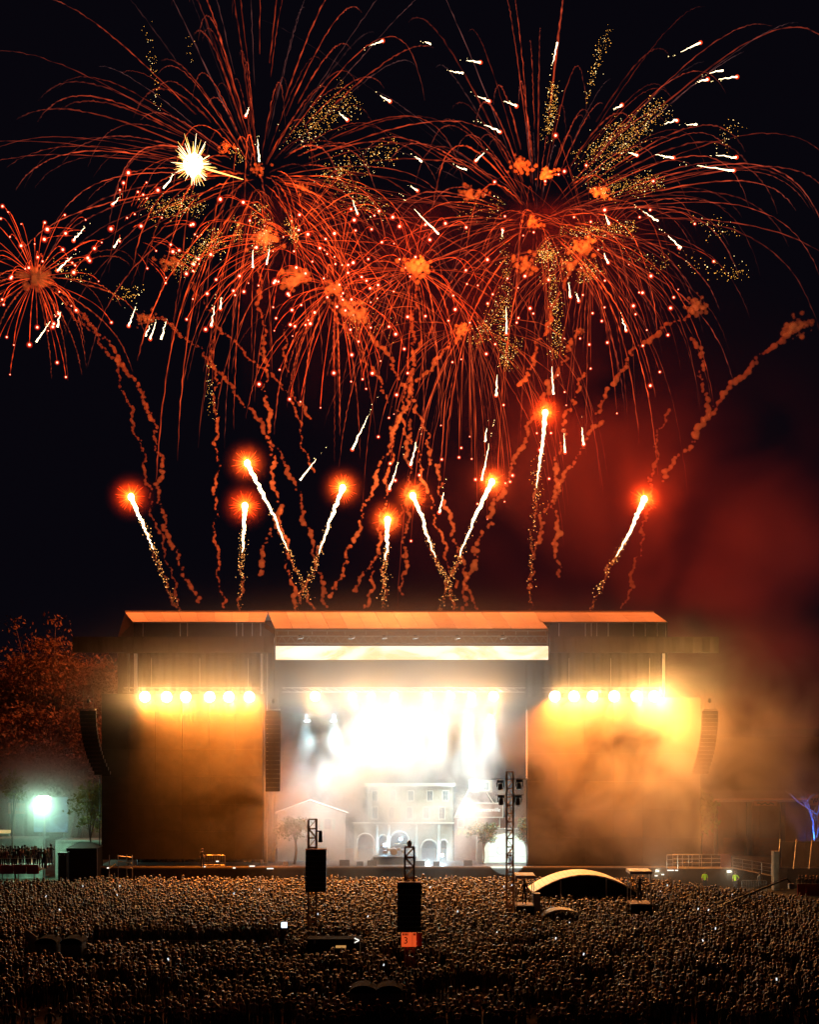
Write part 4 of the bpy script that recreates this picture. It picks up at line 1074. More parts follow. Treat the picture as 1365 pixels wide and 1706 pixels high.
def peony(burst, n, Rr, G, seed, zmin=-1, zmax=1, hot=(.5, .035, .005), dim=(.9, .05, .006), spread=(.75, 1.1), star=1.0, r=.035, s0=.05):
    rg = np.random.default_rng(seed); c = burst.location.copy()
    for i in range(n):
        d = rdir(rg, zmin, zmax)
        pts = path(c, d, Rr * rg.uniform(*spread), G * rg.uniform(.7, 1.3), s0, rg.uniform(.85, 1.05), 16)
        add_trail(burst, pts, r, r, tuple(x * .7 for x in hot), tuple(x * .8 for x in dim), rg, .012)
        add_star(burst, pts[-1], star * rg.uniform(.4, 1.3))

def burst_at(px, py, Y, label, name='firework_burst'):
    return tag(empty(name, P(px, py, Y)), label, 'firework', 'firework bursts in the sky')

A = burst_at(430, 300, WY, 'huge red drooping firework burst on the left beside the white spark star')
palm(A, 100, 34, 12, 101, -.4, 1.0, (.24, .020, .004), (.055, .0095, .005))
palm(A, 52, 20, 16, 102, -.8, .6, (.62, .045, .005), (.22, .02, .004))
palm(A, 14, 40, 5, 103, .55, 1.0, (.05, .014, .011), (.026, .012, .012))
B = burst_at(896, 372, WY + 5, 'huge red drooping firework burst on the right full of gold glitter')
palm(B, 100, 35, 11, 111, -.35, 1.0, (.22, .019, .004), (.05, .0095, .006))
palm(B, 46, 21, 16, 112, -.8, .6, (.5, .038, .005), (.18, .017, .004))
palm(B, 12, 40, 5, 113, .5, 1.0, (.05, .014, .011), (.026, .012, .012))
palm(B, 22, 44, 14, 114, -.1, .75, (.16, .014, .004), (.05, .009, .005), side=1)
palm(A, 14, 40, 12, 104, -.1, .7, (.14, .013, .004), (.04, .008, .005), side=-1)
Cb = burst_at(58, 463, WY - 8, 'small round red burst with glowing dots at the far edge')
peony(Cb, 50, 9.5, 2.6, 121, spread=(.35, 1.15), star=.8)
palm(Cb, 26, 13, 6, 122, -.6, .6, (.4, .035, .005), (.12, .014, .004))
D1 = burst_at(200, 400, WY + 2, 'loose scatter of red dots between the small burst and the spark star')
peony(D1, 34, 9.5, 1.5, 131, -.3, 1, star=1.0, s0=.35)
D2 = burst_at(560, 480, WY - 6, 'red dotted burst with straight rays in the middle, under the left giant')
peony(D2, 54, 11.5, 2.8, 141, spread=(.4, 1.2), star=.85); palm(D2, 26, 14, 8, 142, -.9, .3, (.5, .042, .006), (.15, .016, .004))
D3 = burst_at(485, 400, WY - 2, 'orange-red dotted burst at the heart of the left giant')
peony(D3, 46, 13, 3, 151, -.6, .7, star=.85, spread=(.45, 1.15)); palm(D3, 40, 16, 12, 152, -.7, .8, (.4, .035, .005), (.12, .014, .004), 30, .055)
D4 = burst_at(690, 450, WY, 'thin red dotted burst between the two giants')
peony(D4, 34, 11, 4, 161, star=.85); palm(D4, 30, 17, 14, 162, -.9, .2, (.4, .035, .005), (.13, .014, .004))
E1 = burst_at(780, 545, WY + 2, 'red dots falling on long straight threads like rain')
peony(E1, 26, 12, 13, 171, -.9, .15, hot=(.32, .03, .006), dim=(.5, .05, .01), star=.8, r=.03)
F1 = burst_at(985, 410, WY + 8, 'red dots scattered below the right giant burst')
peony(F1, 60, 16, 4, 181, hot=(.12, .012, .003), dim=(.3, .022, .004), star=.85, spread=(.45, 1.15), r=.03)
palm(F1, 44, 19, 15, 182, -.8, .7, (.26, .024, .004), (.07, .010, .004), 34, .055)
palm(E1, 36, 18, 15, 172, -.9, .5, (.26, .024, .004), (.08, .010, .004), 34, .055)

# white falling stars: (head x, head y, tail x, tail y)
WS = [(638,68,620,75),(650,169,636,161),(579,200,567,190),(409,194,414,180),(432,269,430,237),(272,314,287,293),(187,341,197,331),(122,401,138,382),(189,412,197,400),(95,451,117,431),
      (596,357,589,336),(421,446,421,420),(444,440,448,418),(352,543,356,515),(367,515,368,497),(214,543,224,515),(242,560,248,545),(250,565,258,540),(268,565,275,540),(60,570,80,540),(95,545,100,523),
      (929,71,922,103),(1168,71,1139,85),(1206,117,1185,122),(1229,128,1201,132),(1180,132,1165,136),(1037,175,1024,182),(1129,201,1111,205),(1162,208,1147,208),(1228,262,1198,259),(1224,284,1170,277),(1123,263,1098,258),
      (1062,259,1050,255),(793,268,806,256),(718,73,709,70),(801,104,780,101),(772,122,752,119),(816,169,799,161),(861,177,844,170),(834,220,811,209),(703,269,693,262),(778,283,762,277),(696,318,686,312),
      (731,390,696,354),(1097,368,1075,354),(1136,413,1116,395),(1016,373,1010,361),(1014,438,1008,423),(1044,551,1038,533),(951,495,948,474),(965,502,962,490),(844,556,844,518),(838,382,837,392),
      (587,749,610,700),(500,800,523,770),(649,816,662,777),(684,775,692,742),(923,657,920,618),(942,754,940,726),(973,741,970,716),(827,659,829,629),(808,736,811,716),(732,854,739,824),(803,800,814,747),(684,775,693,747)]
bursts_w = [A, B]
rgw = np.random.default_rng(7)
for hx, hy, tx, ty in WS:
    par = A if hx < 660 else B
    Y = WY + rgw.uniform(-8, 8)
    h, t = P(hx, hy, Y), P(tx, ty, Y)
    n = 9
    L = (h - t).length
    pts = [h.lerp(t, i / (n - 1) * 1.15) + Vector(rgw.normal(0, .045, 3)) * (i > 0) - par.location for i in range(n)]
    o = MB().tube(pts, [.115 * (1 - .85 * (i / (n - 1)) ** .8) * rgw.uniform(.7, 1.25) for i in range(n)], 6).build('white_star', M_hot, par)
    if rgw.random() < .55: MB().ball(h - par.location, .26, 1, (.5, .03, .006)).build('glow_shell', M_glow, o)
    sp = MB()
    for k in range(max(2, int(L * 2.2))):
        q = t + (t - h) * rgw.uniform(-.5, .9) + Vector(rgw.normal(0, .12, 3)) - par.location
        sp.ball(q, rgw.uniform(.025, .06), shape=OCT)
    sp.build('spark', M_glit2, o)['kind'] = 'stuff'

# gold glitter drifting in streaks: (x0, y0, x1, y1, width, count, parent)
GL = [(470,260,575,130,13,150,A),(500,250,600,170,16,260,A),(540,290,660,230,15,240,A),(520,300,650,345,16,220,A),(430,335,430,425,13,260,A),(225,352,345,335,10,230,A),(245,365,330,318,9,120,A),
      (300,470,362,380,16,380,A),(236,20,262,185,5,60,A),(312,50,316,110,4,12,A),(385,395,405,375,9,70,A),(470,380,500,385,12,120,A),(380,245,395,275,7,50,A),(90,420,130,480,14,70,A),(190,470,230,500,14,70,A),(565,560,640,500,24,60,A),(352,600,358,700,5,60,A),
      (905,240,920,135,7,260,B),(950,300,1115,175,15,620,B),(985,335,1105,290,11,330,B),(935,395,1062,370,9,280,B),(970,180,1022,45,6,130,B),(1190,250,1240,208,12,50,B),(1150,365,1235,378,11,60,B),
      (1125,425,1255,452,13,90,B),(908,400,928,600,8,330,B),(895,455,960,450,22,110,B),(955,275,1035,195,10,200,B),(833,385,842,520,7,120,B),(775,575,852,510,10,200,B),(842,515,848,610,7,150,B),(750,345,840,362,18,70,B),
      (905,405,925,425,12,150,B),(965,430,975,470,14,130,B),(1030,410,1120,430,16,60,B),(860,560,850,620,9,90,B),(888,760,900,860,8,40,B)]
rgg = np.random.default_rng(9)
for x0, y0, x1, y1, w, n, par in GL:
    m1, m2 = MB(), MB(); Y0 = WY + rgg.uniform(-5, 5)
    for k in range(n):
        t = rgg.beta(1.6, 1.3)
        a = math.atan2(y1 - y0, x1 - x0) + math.pi / 2
        off = rgg.normal(0, w * .75) + w * .9 * math.sin(t * 2.6 + x0)
        q = P(x0 + (x1 - x0) * t + math.cos(a) * off + rgg.normal(0, 2), y0 + (y1 - y0) * t + math.sin(a) * off + rgg.normal(0, 2), Y0 + rgg.normal(0, 1.2)) - par.location
        (m2 if rgg.random() < .14 else m1).ball(q, rgg.uniform(.018, .05) * (1.5 if rgg.random() < .12 else 1), shape=OCT)
    g1 = m1.build('gold_glitter', M_glit, par); g1['kind'] = 'stuff'
    if m2.v: m2.build('bright_glitter', M_glit2, par)['kind'] = 'stuff'

# the white spark star
S = tag(empty('spark_star', P(322, 275, WY - 10)), 'dazzling white and gold spark star beside the left giant burst', 'firework')
rgs = np.random.default_rng(5)
v, f = ICO[2]
MB().add(v * (rgs.uniform(.75, 1.25, len(v))[:, None] * np.array([.95, .95, 1.25])), f).build('core', M_hot, S)
E_ray = emit('gold_ray', (1, .55, .12), 3.5)
for i in range(150):
    d = rdir(rgs); L = rgs.uniform(1.3, 2.7) * (1.3 if d.z > .75 else 1)
    MB().tube([d * .7, d * L], [.055, .012], 3, False).build('ray', M_hot if i % 3 == 0 else E_ray, S)
d0 = P(405, 299, WY - 10) - S.location
MB().tube([d0 * .25, d0], [.12, .03], 5).build('long_ray', E_ray, S)

# ------------------------------------------------------------------ rising comets
CM = [([(218,828),(228,852),(242,882),(256,918),(272,962),(297,1018)], 'farthest left, over the gable end'),
      ([(408,843),(406,880),(404,912),(403,945),(399,1018)], 'shorter of the two above the side roof'),
      ([(412,772),(432,812),(458,865),(482,922),(500,965),(526,1018)], 'higher of the two above the side roof, leaning out'),
      ([(571,813),(552,862),(536,908),(520,955),(490,1018)], 'leaning over the strip screen with the widest halo'),
      ([(646,866),(645,905),(641,945),(638,1018)], 'lowest, upright in the middle'),
      ([(688,826),(704,862),(718,910),(742,962),(762,1018)], 'right beside the lowest upright one'),
      ([(820,803),(798,848),(772,912),(752,958),(732,1018)], 'leaning right and crossing its neighbour near the roof'),
      ([(909,688),(905,735),(897,790),(889,868),(882,1018)], 'highest, with a long broken tail'),
      ([(1074,832),(1058,868),(1035,915),(1012,952),(986,1018)], 'farthest right, in the red smoke')]
rgc = np.random.default_rng(3)
for ci, (pp, lab) in enumerate(CM):
    Yc = 160 + rgc.uniform(-4, 4)
    W_ = [P(x, y, Yc) for x, y in pp]
    dense = []
    for i in range(len(W_) - 1):
        for k in range(10): dense.append(W_[i].lerp(W_[i + 1], k / 10))
    dense.append(W_[-1]); h = dense[0]
    o = tag(empty('rising_comet', h), 'burning white firework comet, ' + lab, 'firework', 'rising firework comets above the roof')
    MB().ball((0, 0, 0), (.36, .36, .42), 2).build('head', M_hot, o, True)
    n = int(len(dense) * .60)
    pts = [p - h + Vector(rgc.normal(0, .07, 3)) * min(1, i * .12) for i, p in enumerate(dense[:n])]
    MB().tube(pts, [max(.03, .25 * (1 - i / n) ** .9 + .02) * rgc.uniform(.75, 1.25) for i in range(n)], 7).build('tail', M_hot, o)
    sp, sp2 = MB(), MB()
    for k in range(110):
        t = rgc.beta(2.2, 1.6) * (len(dense) - 2); i = int(t)
        q = dense[i].lerp(dense[i + 1], t - i) - h + Vector(rgc.normal(0, .12 + .2 * t / len(dense), 3))
        sp.ball(q, rgc.uniform(.015, .055), shape=OCT)
    for k in range(90):
        i = rgc.integers(n - 6, len(dense)) ; i = min(i, len(dense) - 1)
        sp2.ball(dense[i] - h + Vector(rgc.normal(0, .13, 3)), rgc.uniform(.02, .055), shape=OCT)
    sp.build('spark', emit('warm_spark', (1, .45, .12), 3.5), o)['kind'] = 'stuff'
    sp2.build('ember_spark', emit('ember_spark', (1, .24, .03), 1.0), o)['kind'] = 'stuff'
    # thin glowing spikes added to draw the halo of the burning head
    for k in range(34):
        a = 2 * math.pi * k / 34; e = rgc.uniform(-.5, .5)
        d = Vector((math.cos(a) * math.cos(e), math.sin(e), math.sin(a) * math.cos(e)))
        MB().tube([d * .45, d * rgc.uniform(1.0, 1.9)], [.07, .02], 3, False, [(.55, .06, .006), (.06, .003, .001)]).build('halo_ray', M_glow, o)
    lamp('fire_light', 'POINT', h + Vector((0, -.8, 0)), 9000, (1, .27, .06) if 2 <= ci <= 6 else (1, .16, .025), o, .4)
    hm = smoke_mat('red_tint_halo_smoke', [((0, 0, 0), (1.15, 1.15, 1.15), .075, True), ((0, 0, 0), (.5, .5, .5), .30, True)], 0, 1, .4, .6, (1, .24, .08), step=1.0) if ci == 0 else MATS['red_tint_halo_smoke']  # the halo's red glow is put into the smoke tint
    ho = MB().ball((0, 0, 0), 3.0, 2).build('smoke_halo', hm, o); ho['kind'] = 'stuff'

# ------------------------------------------------------------------ smoke trails and puffs
def puff_mat(name, alb, dens):
    """even smoke inside a closed lumpy skin: thick in the middle, thin at the rim"""
    m = bpy.data.materials.new(name); m.use_nodes = True
    n, l = m.node_tree.nodes, m.node_tree.links; n.remove(n['Principled BSDF'])
    v = n.new('ShaderNodeVolumeScatter'); v.inputs['Color'].default_value = (*alb, 1); v.inputs['Density'].default_value = dens
    l.new(v.outputs[0], n['Material Output'].inputs['Volume'])
    MATS[name] = m; return m
M_puff = puff_mat('smoke_puff', (1, .52, .3), .8)  # orange firelight partly put into the smoke colour
M_tsm = puff_mat('tinted_smoke_thread', (1, .34, .20), 1.3)  # red firelight partly put into the smoke colour
SMOKE = []
def smoke_body(name, mb, m, voxel, label):
    o = mb.build(name, m)
    rm = o.modifiers.new('r', 'REMESH'); rm.mode = 'VOXEL'; rm.voxel_size = voxel; rm.use_smooth_shade = True
    SMOKE.append(tag(o, label, None, None, 'stuff'))
TR = [([(300,1012),(278,930),(252,850),(241,770),(215,680),(190,600),(160,560),(135,540),(105,500),(70,465)], 4.2), ([(330,1005),(290,920),(265,840),(268,760),(240,660),(200,600),(170,560),(115,505)], 5.5),
      ([(545,1010),(505,850),(485,790),(455,740),(430,700),(380,640),(330,580),(270,532),(238,528)], 5.2), ([(372,1012),(362,930),(358,860),(362,760),(357,620),(352,560)], 4), ([(492,1012),(470,880),(455,790),(442,640),(440,560),(430,480),(440,392)], 5),
      ([(555,990),(600,870),(640,760),(690,640),(755,570),(772,545)], 5.5), ([(790,1015),(740,830),(700,690),(650,600),(600,530),(552,478)], 5.5), ([(672,990),(680,820),(682,640),(690,520),(693,447)], 5),
      ([(770,1012),(785,950),(800,900),(850,790),(872,735),(905,665),(940,600),(966,550)], 7), ([(990,690),(1060,580),(1105,548),(1140,530),(1162,508)], 6.5), ([(1100,800),(1150,740),(1200,665),(1262,600),(1328,543)], 7.5),
      ([(930,960),(925,800),(945,690),(975,620)], 6), ([(1040,1012),(1065,920),(1085,830),(1090,770),(1100,720),(1112,680)], 4.5), ([(590,985),(640,900),(700,800)], 5), ([(430,960),(445,900),(470,840)], 7), ([(870,640),(905,560),(940,470),(975,415)], 5.5),
      ([(320,470),(360,540),(420,600),(470,640),(520,700)], 4), ([(612,1012),(628,920),(640,840),(655,740),(690,600),(720,540)], 4.5), ([(1180,700),(1170,610),(1160,560)], 6), ([(880,980),(905,860),(960,760),(1000,700)], 5),
      ([(760,980),(690,740),(600,580),(540,500)], 4), ([(470,540),(480,620),(500,720),(520,790)], 3.5)]
TR += [(pp_[-3:], 3.2) for pp_, _ in CM]
rgt = np.random.default_rng(21)
for i, (pp, w) in enumerate(TR):
    Yc = WY + rgt.uniform(-8, 2); mb = MB()
    ph = rgt.uniform(0, 6, 4)
    tot = 0
    for k in range(len(pp) - 1):
        seg = math.hypot(pp[k+1][0] - pp[k][0], pp[k+1][1] - pp[k][1]); n = max(2, int(seg / (w * .5)))
        for j in range(n):
            t = j / n; x = pp[k][0] + (pp[k+1][0] - pp[k][0]) * t; y = pp[k][1] + (pp[k+1][1] - pp[k][1]) * t
            tot += seg / n
            x += 3.5 * math.sin(tot * .085 + ph[0]) + 2.0 * math.sin(tot * .23 + ph[1]) + rgt.normal(0, w * .28); y += rgt.normal(0, w * .25)
            r = w * PM * rgt.uniform(.28, .7) * (.75 + .5 * math.sin(tot * .031 + ph[3]) ** 2)
            mb.ball(P(x, y, Yc + .25 * math.sin(tot * .1 + ph[2])), np.array([r, r, r]) * rgt.uniform(.75, 1.2, 3), 1)
    smoke_body('smoke_trail', mb, M_tsm, .09, 'twisting smoke trail, lit and tinted firelight red, left by a rising firework')
PF = [(60,463,25),(430,283,13),(440,395,20),(490,465,22),(555,480,17),(590,520,20),(695,445,20),(770,550,14),(282,440,17),(243,530,15),(868,275,17),(910,290,15),(785,322,17),(1000,320,15),(890,372,13),(975,412,19),(950,440,14),(875,440,18),(968,550,9),(1160,510,17),(1328,545,20),(505,315,12),(376,245,13),(575,505,14)]
for x, y, r in PF:
    mb = MB(); Yc = WY + rgt.uniform(-7, 0)
    for k in range(int(r * 4.5)):
        d = rgt.normal(0, .48, 3) * r; rr_ = rgt.uniform(.05, .25) * r * PM
        v, f = ICO[1]
        vv_ = v * (rr_ * rgt.uniform(.85, 1.15, len(v)))[:, None] + np.array(P(x + d[0] * 1.15, y + d[2] * .85, Yc + d[1] * PM))
        mb.add(vv_, f)
    smoke_body('smoke_puff', mb, M_puff, .08, 'ragged smoke puff, lit and tinted firelight orange, at a burst centre')
dgs = bpy.context.evaluated_depsgraph_get()
baked = [bpy.data.meshes.new_from_object(o.evaluated_get(dgs)) for o in SMOKE]
for o, me in zip(SMOKE, baked):
    o.modifiers.clear(); old = o.data; o.data = me; bpy.data.meshes.remove(old)
# light of the burning stars
for b, pw in ((A, 7000), (B, 7000), (Cb, 5500), (D2, 5500), (D3, 4500), (D4, 4000), (F1, 4500), (E1, 3500)):
    lamp('fire_light', 'POINT', b.location + Vector((.6, -8.0, .8)), pw * 1.7, (1, .12, .012), b, .5)
# smoke drifting off to the right, part of its red glow put into its tint
rs_b = [(V3(1010, 730, 160), (11, 5, 9), .011, False), (V3(1110, 930, 160), (16, 6, 13), .017, False), (V3(1290, 1060, 160), (10, 6, 14), .044, False), (V3(560, 430, 168), (16, 4, 11), .006, False), (V3(900, 430, 170), (14, 4, 11), .005, False)]
rsm = MB().box(-20, 62, 153, 178, 14, 76).build('smoke', smoke_mat('drifting_smoke', rs_b, 0, .07, .34, .7, (1, .23, .21), step=1.6, ndetail=2))
tag(rsm, 'dim red smoke drifting behind and beyond the stage', kind='stuff')
# ================================================================== PEOPLE
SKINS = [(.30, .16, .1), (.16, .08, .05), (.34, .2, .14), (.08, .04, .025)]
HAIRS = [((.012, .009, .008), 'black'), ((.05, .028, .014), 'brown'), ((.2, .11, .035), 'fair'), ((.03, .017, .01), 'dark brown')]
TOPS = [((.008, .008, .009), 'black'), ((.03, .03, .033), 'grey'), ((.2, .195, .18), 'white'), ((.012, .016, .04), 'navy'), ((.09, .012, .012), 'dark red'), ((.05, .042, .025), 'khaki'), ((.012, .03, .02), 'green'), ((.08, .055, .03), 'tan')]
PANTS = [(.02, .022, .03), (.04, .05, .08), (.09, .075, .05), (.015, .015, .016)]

def hair_part(co, kind):
    mb = MB()
    if kind == 'cap':
        mb.box(-.02, .02, -.02, .02, 0, .02); mb = MB()
        mb.ball((0, .02, 1.70), (.108, .125, .085), 2); mb.ball((0, .15, 1.69), (.07, .075, .012), 1)
    elif kind == 'long': mb.ball((0, .005, 1.68), (.105, .118, .105), 2); mb.ball((0, -.075, 1.52), (.10, .055, .19), 2)
    elif kind == 'bun': mb.ball((0, .005, 1.685), (.102, .115, .1), 2); mb.ball((0, -.08, 1.80), (.055, .055, .055), 1)
    else: mb.ball((0, .004, 1.69), (.104, .118, .095), 2)
    return mb

# bodies for people who can be picked out
def region_materials(me, co, region, top_mat, skin_mat, pant_mat, hair_mat):
    for m in (top_mat, skin_mat, pant_mat, hair_mat): me.materials.append(m)
    idx = {'top': 0, 'skin': 1, 'trousers': 2, 'shoes': 2, 'hair': 3}
    for p in me.polygons:
        r = [region[v] for v in p.vertices]; p.material_index = idx[max(set(r), key=r.count)]
def obj_color_mat(name, rough=.8):
    m = bpy.data.materials.new(name); m.use_nodes = True
    n, l = m.node_tree.nodes, m.node_tree.links
    oi = n.new('ShaderNodeObjectInfo'); b = n['Principled BSDF']; b.inputs['Roughness'].default_value = rough
    l.new(oi.outputs['Color'], b.inputs['Base Color']); return m
M_top = obj_color_mat('shirt_cloth'); M_skin = mat('skin', (.3, .17, .11), .5, 0, .1); M_pant = mat('trouser_cloth', (.03, .035, .05), .85)
M_hairc = obj_color_mat('hair', .45)
bodies = []
for i, ps in enumerate(POSES):
    me, co, reg = BODY_NEAR[i]
    region_materials(me, co, reg, M_top, M_skin, M_pant, mat('scalp', (.02, .014, .01), .6))
    me.shade_smooth(); bodies.append(me)
HK = ['short', 'long', 'cap', 'bun', 'short']
hair_me = {k: hair_part(None, k).mesh('hair', M_hairc, True) for k in set(HK)}
PT = ['arms down', 'holding up a phone', 'a hand on the hip', 'both arms raised', 'arms folded', 'waving one arm', 'both hands at a phone', 'one hand on the hip']

def person(loc, rz, pose, top, hair, hk, label, group=None, s=1.0, hide=None):
    o = link('person', bodies[pose], None, loc); o.rotation_euler[2] = rz; o.scale = (s, s, s)
    o.color = (*TOPS[top][0], 1) if isinstance(top, int) else (*top, 1)
    h = link('hair', hair_me[hk], o); h.color = (*HAIRS[hair][0], 1)
    return tag(o, label, 'person', group)

# crew and guests with a place of their own
person((X(874, 105.5), 105.4, Z(1506, 105.5)), .2, 0, 0, 0, 'short', 'person in dark clothes standing on the camera platform by the light tower')
person((X(1066, 105.5), 105.4, Z(1503, 105.5)), -.3, 1, 0, 0, 'long', 'long-haired person working on the camera platform at the tent end')
HV = (.45, .9, .02)
person((X(1175, 128.5), 128.5, 0), 3.0, 0, HV, 0, 'short', 'steward in a bright yellow vest alone before the dark ramp side')
person((X(1226, 128), 128, 0), 2.6, 2, HV, 1, 'short', 'steward in a yellow vest at the end of the pale barriers')
person((X(1267, 127.6), 127.6, 0), .3, 0, 2, 1, 'short', 'person in a white top leaning by the pale barriers')
person((X(337, 130.8), 130.8, DK), .1, 0, 1, 1, 'short', 'person in grey beside the barrier on the stage edge')
person((X(851, 132.2), 132.2, DK - .2), 3.1, 4, 1, 0, 'short', 'person crouched dark against the white spotlit wall')
rgp = np.random.default_rng(77)
for i in range(24):
    px = -6 + i * 3.9 + rgp.uniform(-1, 1); Yp = 124.6 + rgp.uniform(0, 3.5)
    t = int(rgp.integers(0, 8)); hk = HK[i % 5]
    person((X(px, Yp), Yp, pz), rgp.uniform(-.6, .6), int(rgp.integers(0, 8)), t, int(rgp.integers(0, 4)), hk, 'guest in a %s top on the viewing platform, %s from the left edge' % (TOPS[t][1], (ordn + ['ninth', 'tenth', 'eleventh', 'twelfth', 'thirteenth', 'fourteenth', 'fifteenth', 'sixteenth', 'seventeenth', 'eighteenth', 'nineteenth', 'twentieth', 'twenty-first', 'twenty-second', 'twenty-third', 'last'])[i]), 'guests on the viewing platform', rgp.uniform(.93, 1.04))
for i in range(9):
    px = 1334 + i * 3.6; t = int(rgp.integers(0, 8))
    person((X(px, 124.8), 124.8 + rgp.uniform(0, .8), 0), rgp.uniform(-.5, .5), int(rgp.integers(0, 3)), t, int(rgp.integers(0, 4)), HK[i % 5], 'guest in a %s top behind the red cloth barrier, %s from the marquee' % (TOPS[t][1], (ordn + ['ninth'])[i]), 'guests behind the red barrier')

# ------------------------------------------------------------------ the crowd
BLOCK = [(53, 89, 91, 1.0, 'pair')]
ex = []                                          # (x0, x1, y0, y1) kept free
def keep(px0, px1, Y0, Y1): ex.append((X(px0, (Y0 + Y1) / 2), X(px1, (Y0 + Y1) / 2), Y0, Y1))
keep(40, 145, 87.2, 94.2); keep(575, 682, 72.8, 76); keep(140, 480, 91, 97.2); keep(885, 1068, 112.2, 118); keep(855, 892, 103.4, 107.2); keep(1044, 1088, 103.4, 107.2)
keep(842, 858, 105.2, 106.8); keep(512, 542, 96, 98.4); keep(665, 700, 83, 85.2); keep(500, 610, 87.8, 91.2); keep(900, 960, 100.5, 104.5); keep(1140, 1160, 105, 107); keep(690, 860, 76.6, 79.5); keep(1060, 1105, 104, 109)
keep(20, 130, 71, 78); keep(230, 300, 74, 80)
pts = []
gy = 70.6
rgq = np.random.default_rng(13)
while gy < 124.6:
    dens = .47 if gy < 88 else .41
    if 79 < gy < 82.5: dens = .62
    dy = .58 if gy < 88 else .50
    hw = 682.5 * gy / FPX + 1.2
    x = -hw + rgq.uniform(0, dens)
    while x < hw:
        px = 682.5 + x * FPX / gy
        front = 124.4 - max(0, (px - 1060)) * .045 - (1.5 if px < 150 else 0)
        xx, yy = x + rgq.normal(0, .09), gy + rgq.normal(0, .17)
        clump = math.sin(xx * .9 + 2.1 * math.sin(yy * .37)) + math.sin(yy * 1.1 + 1.7 * math.sin(xx * .31))
        sparse = (yy < 97 and clump > (.6 if yy < 88 else 1.0)) or rgq.random() < (.30 if gy < 79 else .16 if gy < 90 else .05)
        if yy < front and not sparse and not any(a < xx < b and c < yy < d for a, b, c, d in ex): pts.append((xx, yy))
        x += dens * rgq.uniform(.78, 1.35)
    gy += dy
pts.sort(key=lambda p: p[1])
# the nearest ones stand as persons of their own
near, rest = [], []
for p in pts:
    px = 682.5 + p[0] * FPX / p[1]; py_head = HZ + (CAMZ - 1.6) * FPX / p[1]
    if len(near) < 255 and 3 < px < 1362 and py_head < 1702: near.append((p, px))
    else: rest.append(p)
zone = lambda px, Y: ('near the left edge', 'left of near toilets', 'beside near toilets', 'right of near toilets', 'near the right edge')[min(4, int(px // 273))]
for k, ((x, y), px) in enumerate(near):
    pz_i = int(rgq.choice([0, 0, 1, 2, 4, 4, 3, 5, 6, 7])); t = int(rgq.integers(0, 8)); hi = int(rgq.integers(0, 4)); hk = HK[int(rgq.integers(0, 5))]
    w = {'short': HAIRS[hi][1] + ' short hair', 'long': HAIRS[hi][1] + ' long hair', 'cap': 'a cap', 'bun': HAIRS[hi][1] + ' bun'}[hk]
    person((x, y, 0), rgq.normal(0, .35), pz_i, t, hi, hk, '%s top, %s, %s, %s' % (TOPS[t][1], w, PT[pz_i], zone(px, y)), 'nearest people in the dark crowd', rgq.uniform(.9, 1.07))
# everyone farther off: one mass
tmpl = []
for i, ps in enumerate(POSES):
    me, co, reg = BODY_FAR[i]
    me.calc_loop_triangles(); tri = np.zeros(len(me.loop_triangles) * 3, np.int32); me.loop_triangles.foreach_get('vertices', tri)
    for hk in ('short', 'long', 'cap'):
        hb = MB()
        if hk == 'long': hb.ball((0, .005, 1.68), (.108, .12, .105), 1); hb.ball((0, -.07, 1.53), (.10, .055, .18), 0)
        elif hk == 'cap': hb.ball((0, .02, 1.70), (.11, .13, .085), 1)
        else: hb.ball((0, .004, 1.69), (.107, .12, .097), 1)
        hv = np.array(hb.v); hf = np.array(hb.f, np.int32)
        V_ = np.vstack([co, hv]); T_ = np.vstack([tri.reshape(-1, 3), hf + len(co)])
        rg_i = np.array([{'top': 0, 'skin': 1, 'trousers': 2, 'shoes': 2, 'hair': 3}[r] for r in reg] + [3] * len(hv))
        tmpl.append((V_, T_, rg_i))
    bpy.data.meshes.remove(me)
rest = np.array(rest)
wts = np.array([.30, .09, .11, .05, .18, .09, .06, .12]); pick = rgq.choice(8, len(rest), p=wts) * 3 + rgq.choice(3, len(rest), p=[.55, .3, .15])
VV, TT, CC = [], [], []; off = 0
tops_a = np.array([t[0] for t in TOPS]); hair_a = np.array([h[0] for h in HAIRS]); skin_a = np.array(SKINS); pant_a = np.array(PANTS)
for ti, (V_, T_, rg_i) in enumerate(tmpl):
    sel = np.where(pick == ti)[0]
    if not len(sel): continue
    n = len(sel); a = rgq.normal(0, .4, n); s = rgq.normal(.98, .06, n).clip(.8, 1.14)
    c, sn = np.cos(a), np.sin(a)
    x = (V_[None, :, 0] * c[:, None] - V_[None, :, 1] * sn[:, None]) * s[:, None] + rest[sel, 0][:, None]
    y = (V_[None, :, 0] * sn[:, None] + V_[None, :, 1] * c[:, None]) * s[:, None] + rest[sel, 1][:, None]
    z = np.broadcast_to(V_[None, :, 2], x.shape) * s[:, None]
    VV.append(np.stack([x, y, z], 2).reshape(-1, 3))
    TT.append((T_[None] + (off + np.arange(n) * len(V_))[:, None, None]).reshape(-1, 3)); off += n * len(V_)
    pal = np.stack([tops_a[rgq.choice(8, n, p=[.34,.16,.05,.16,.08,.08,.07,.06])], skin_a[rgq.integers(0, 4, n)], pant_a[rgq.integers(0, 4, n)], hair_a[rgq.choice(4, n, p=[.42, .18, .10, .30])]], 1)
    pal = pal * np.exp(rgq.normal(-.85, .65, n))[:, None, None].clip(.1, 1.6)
    CC.append(pal[:, rg_i, :].reshape(-1, 3))
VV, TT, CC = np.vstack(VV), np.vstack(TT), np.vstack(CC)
me = bpy.data.meshes.new('crowd'); me.vertices.add(len(VV)); me.vertices.foreach_set('co', VV.astype(np.float32).ravel())
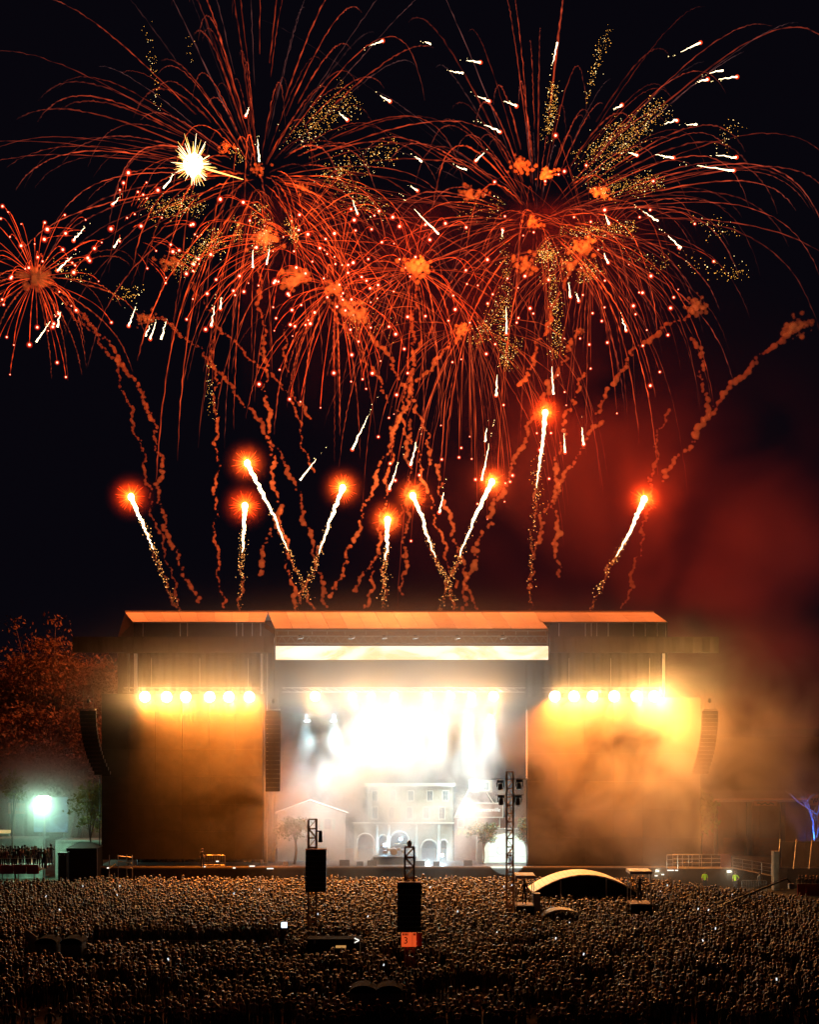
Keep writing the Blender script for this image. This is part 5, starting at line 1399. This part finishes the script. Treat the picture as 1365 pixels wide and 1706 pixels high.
me.loops.add(len(TT) * 3); me.loops.foreach_set('vertex_index', TT.astype(np.int32).ravel())
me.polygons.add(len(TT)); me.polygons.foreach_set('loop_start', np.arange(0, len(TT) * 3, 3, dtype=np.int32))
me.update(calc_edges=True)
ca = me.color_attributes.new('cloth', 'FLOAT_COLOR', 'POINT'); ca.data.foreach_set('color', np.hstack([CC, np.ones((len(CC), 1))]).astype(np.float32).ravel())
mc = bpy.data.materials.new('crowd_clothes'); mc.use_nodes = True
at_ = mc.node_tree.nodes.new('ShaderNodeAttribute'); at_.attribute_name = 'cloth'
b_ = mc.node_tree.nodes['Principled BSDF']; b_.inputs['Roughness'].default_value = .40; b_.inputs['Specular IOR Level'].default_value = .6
b_.inputs['Sheen Weight'].default_value = .35; b_.inputs['Sheen Roughness'].default_value = .3; b_.inputs['Sheen Tint'].default_value = (1, .66, .34, 1)  # sheen tinted orange: the golden rim light is partly put into the material
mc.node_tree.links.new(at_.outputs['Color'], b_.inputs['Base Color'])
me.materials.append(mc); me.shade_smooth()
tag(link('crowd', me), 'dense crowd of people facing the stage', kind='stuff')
print('CROWD', len(near), len(rest), 'tris', len(TT))

# ------------------------------------------------------------------ lit phones
E_ph = emit('phone_screen', (.85, .92, 1), 1.1); E_ph2 = emit('bright_phone_screen', (.75, .88, 1), 3.0)
pm = MB().box(-.045, .045, 0, .012, -.08, .08).mesh('case', M_dark); psn = MB().box(-.04, .04, -.006, -.001, -.074, .074).mesh('lit_screen', E_ph)
big = tag(empty('tablet', P(473.5, 1541, 92.5)), 'bright blue-white tablet screen held up by the barriers', 'tablet')
link('case', MB().box(-.2, .2, 0, .03, -.2, .2).mesh('case', M_dark), big); link('lit_screen', MB().box(-.18, .18, -.01, -.002, -.18, .18).mesh('lit_screen', E_ph2), big)
cand = [p for p in rest if 72 < p[1] < 120]
sel = sorted((cand[int(rgq.integers(0, len(cand)))] for _ in range(34)), key=lambda p: p[0] / p[1])
TENS = ['', 'tenth', 'twentieth', 'thirtieth', 'fortieth']; TN = ['', '', 'twenty', 'thirty', 'forty']
ONES = ['first', 'second', 'third', 'fourth', 'fifth', 'sixth', 'seventh', 'eighth', 'ninth', 'tenth', 'eleventh', 'twelfth', 'thirteenth', 'fourteenth', 'fifteenth', 'sixteenth', 'seventeenth', 'eighteenth', 'nineteenth', 'twentieth']
def ordinal(k):
    n = k + 1
    w = ONES[n - 1] if n <= 20 else (TENS[n // 10] if n % 10 == 0 else TN[n // 10] + '-' + ONES[n % 10 - 1])
    return w + ' counted from the left edge'
for k in range(34):
    x, y = sel[k]
    o = tag(empty('phone', (x + .12, y - .25, 1.72 + rgq.uniform(-.12, .25))), 'tiny glowing phone held up in the crowd, %s' % ordinal(k), 'phone', 'phones lit in the crowd')
    o.rotation_euler = (rgq.uniform(-.5, .2), rgq.uniform(-.5, .5), rgq.uniform(-.6, .6))
    link('case', pm, o); link('lit_screen', psn, o)
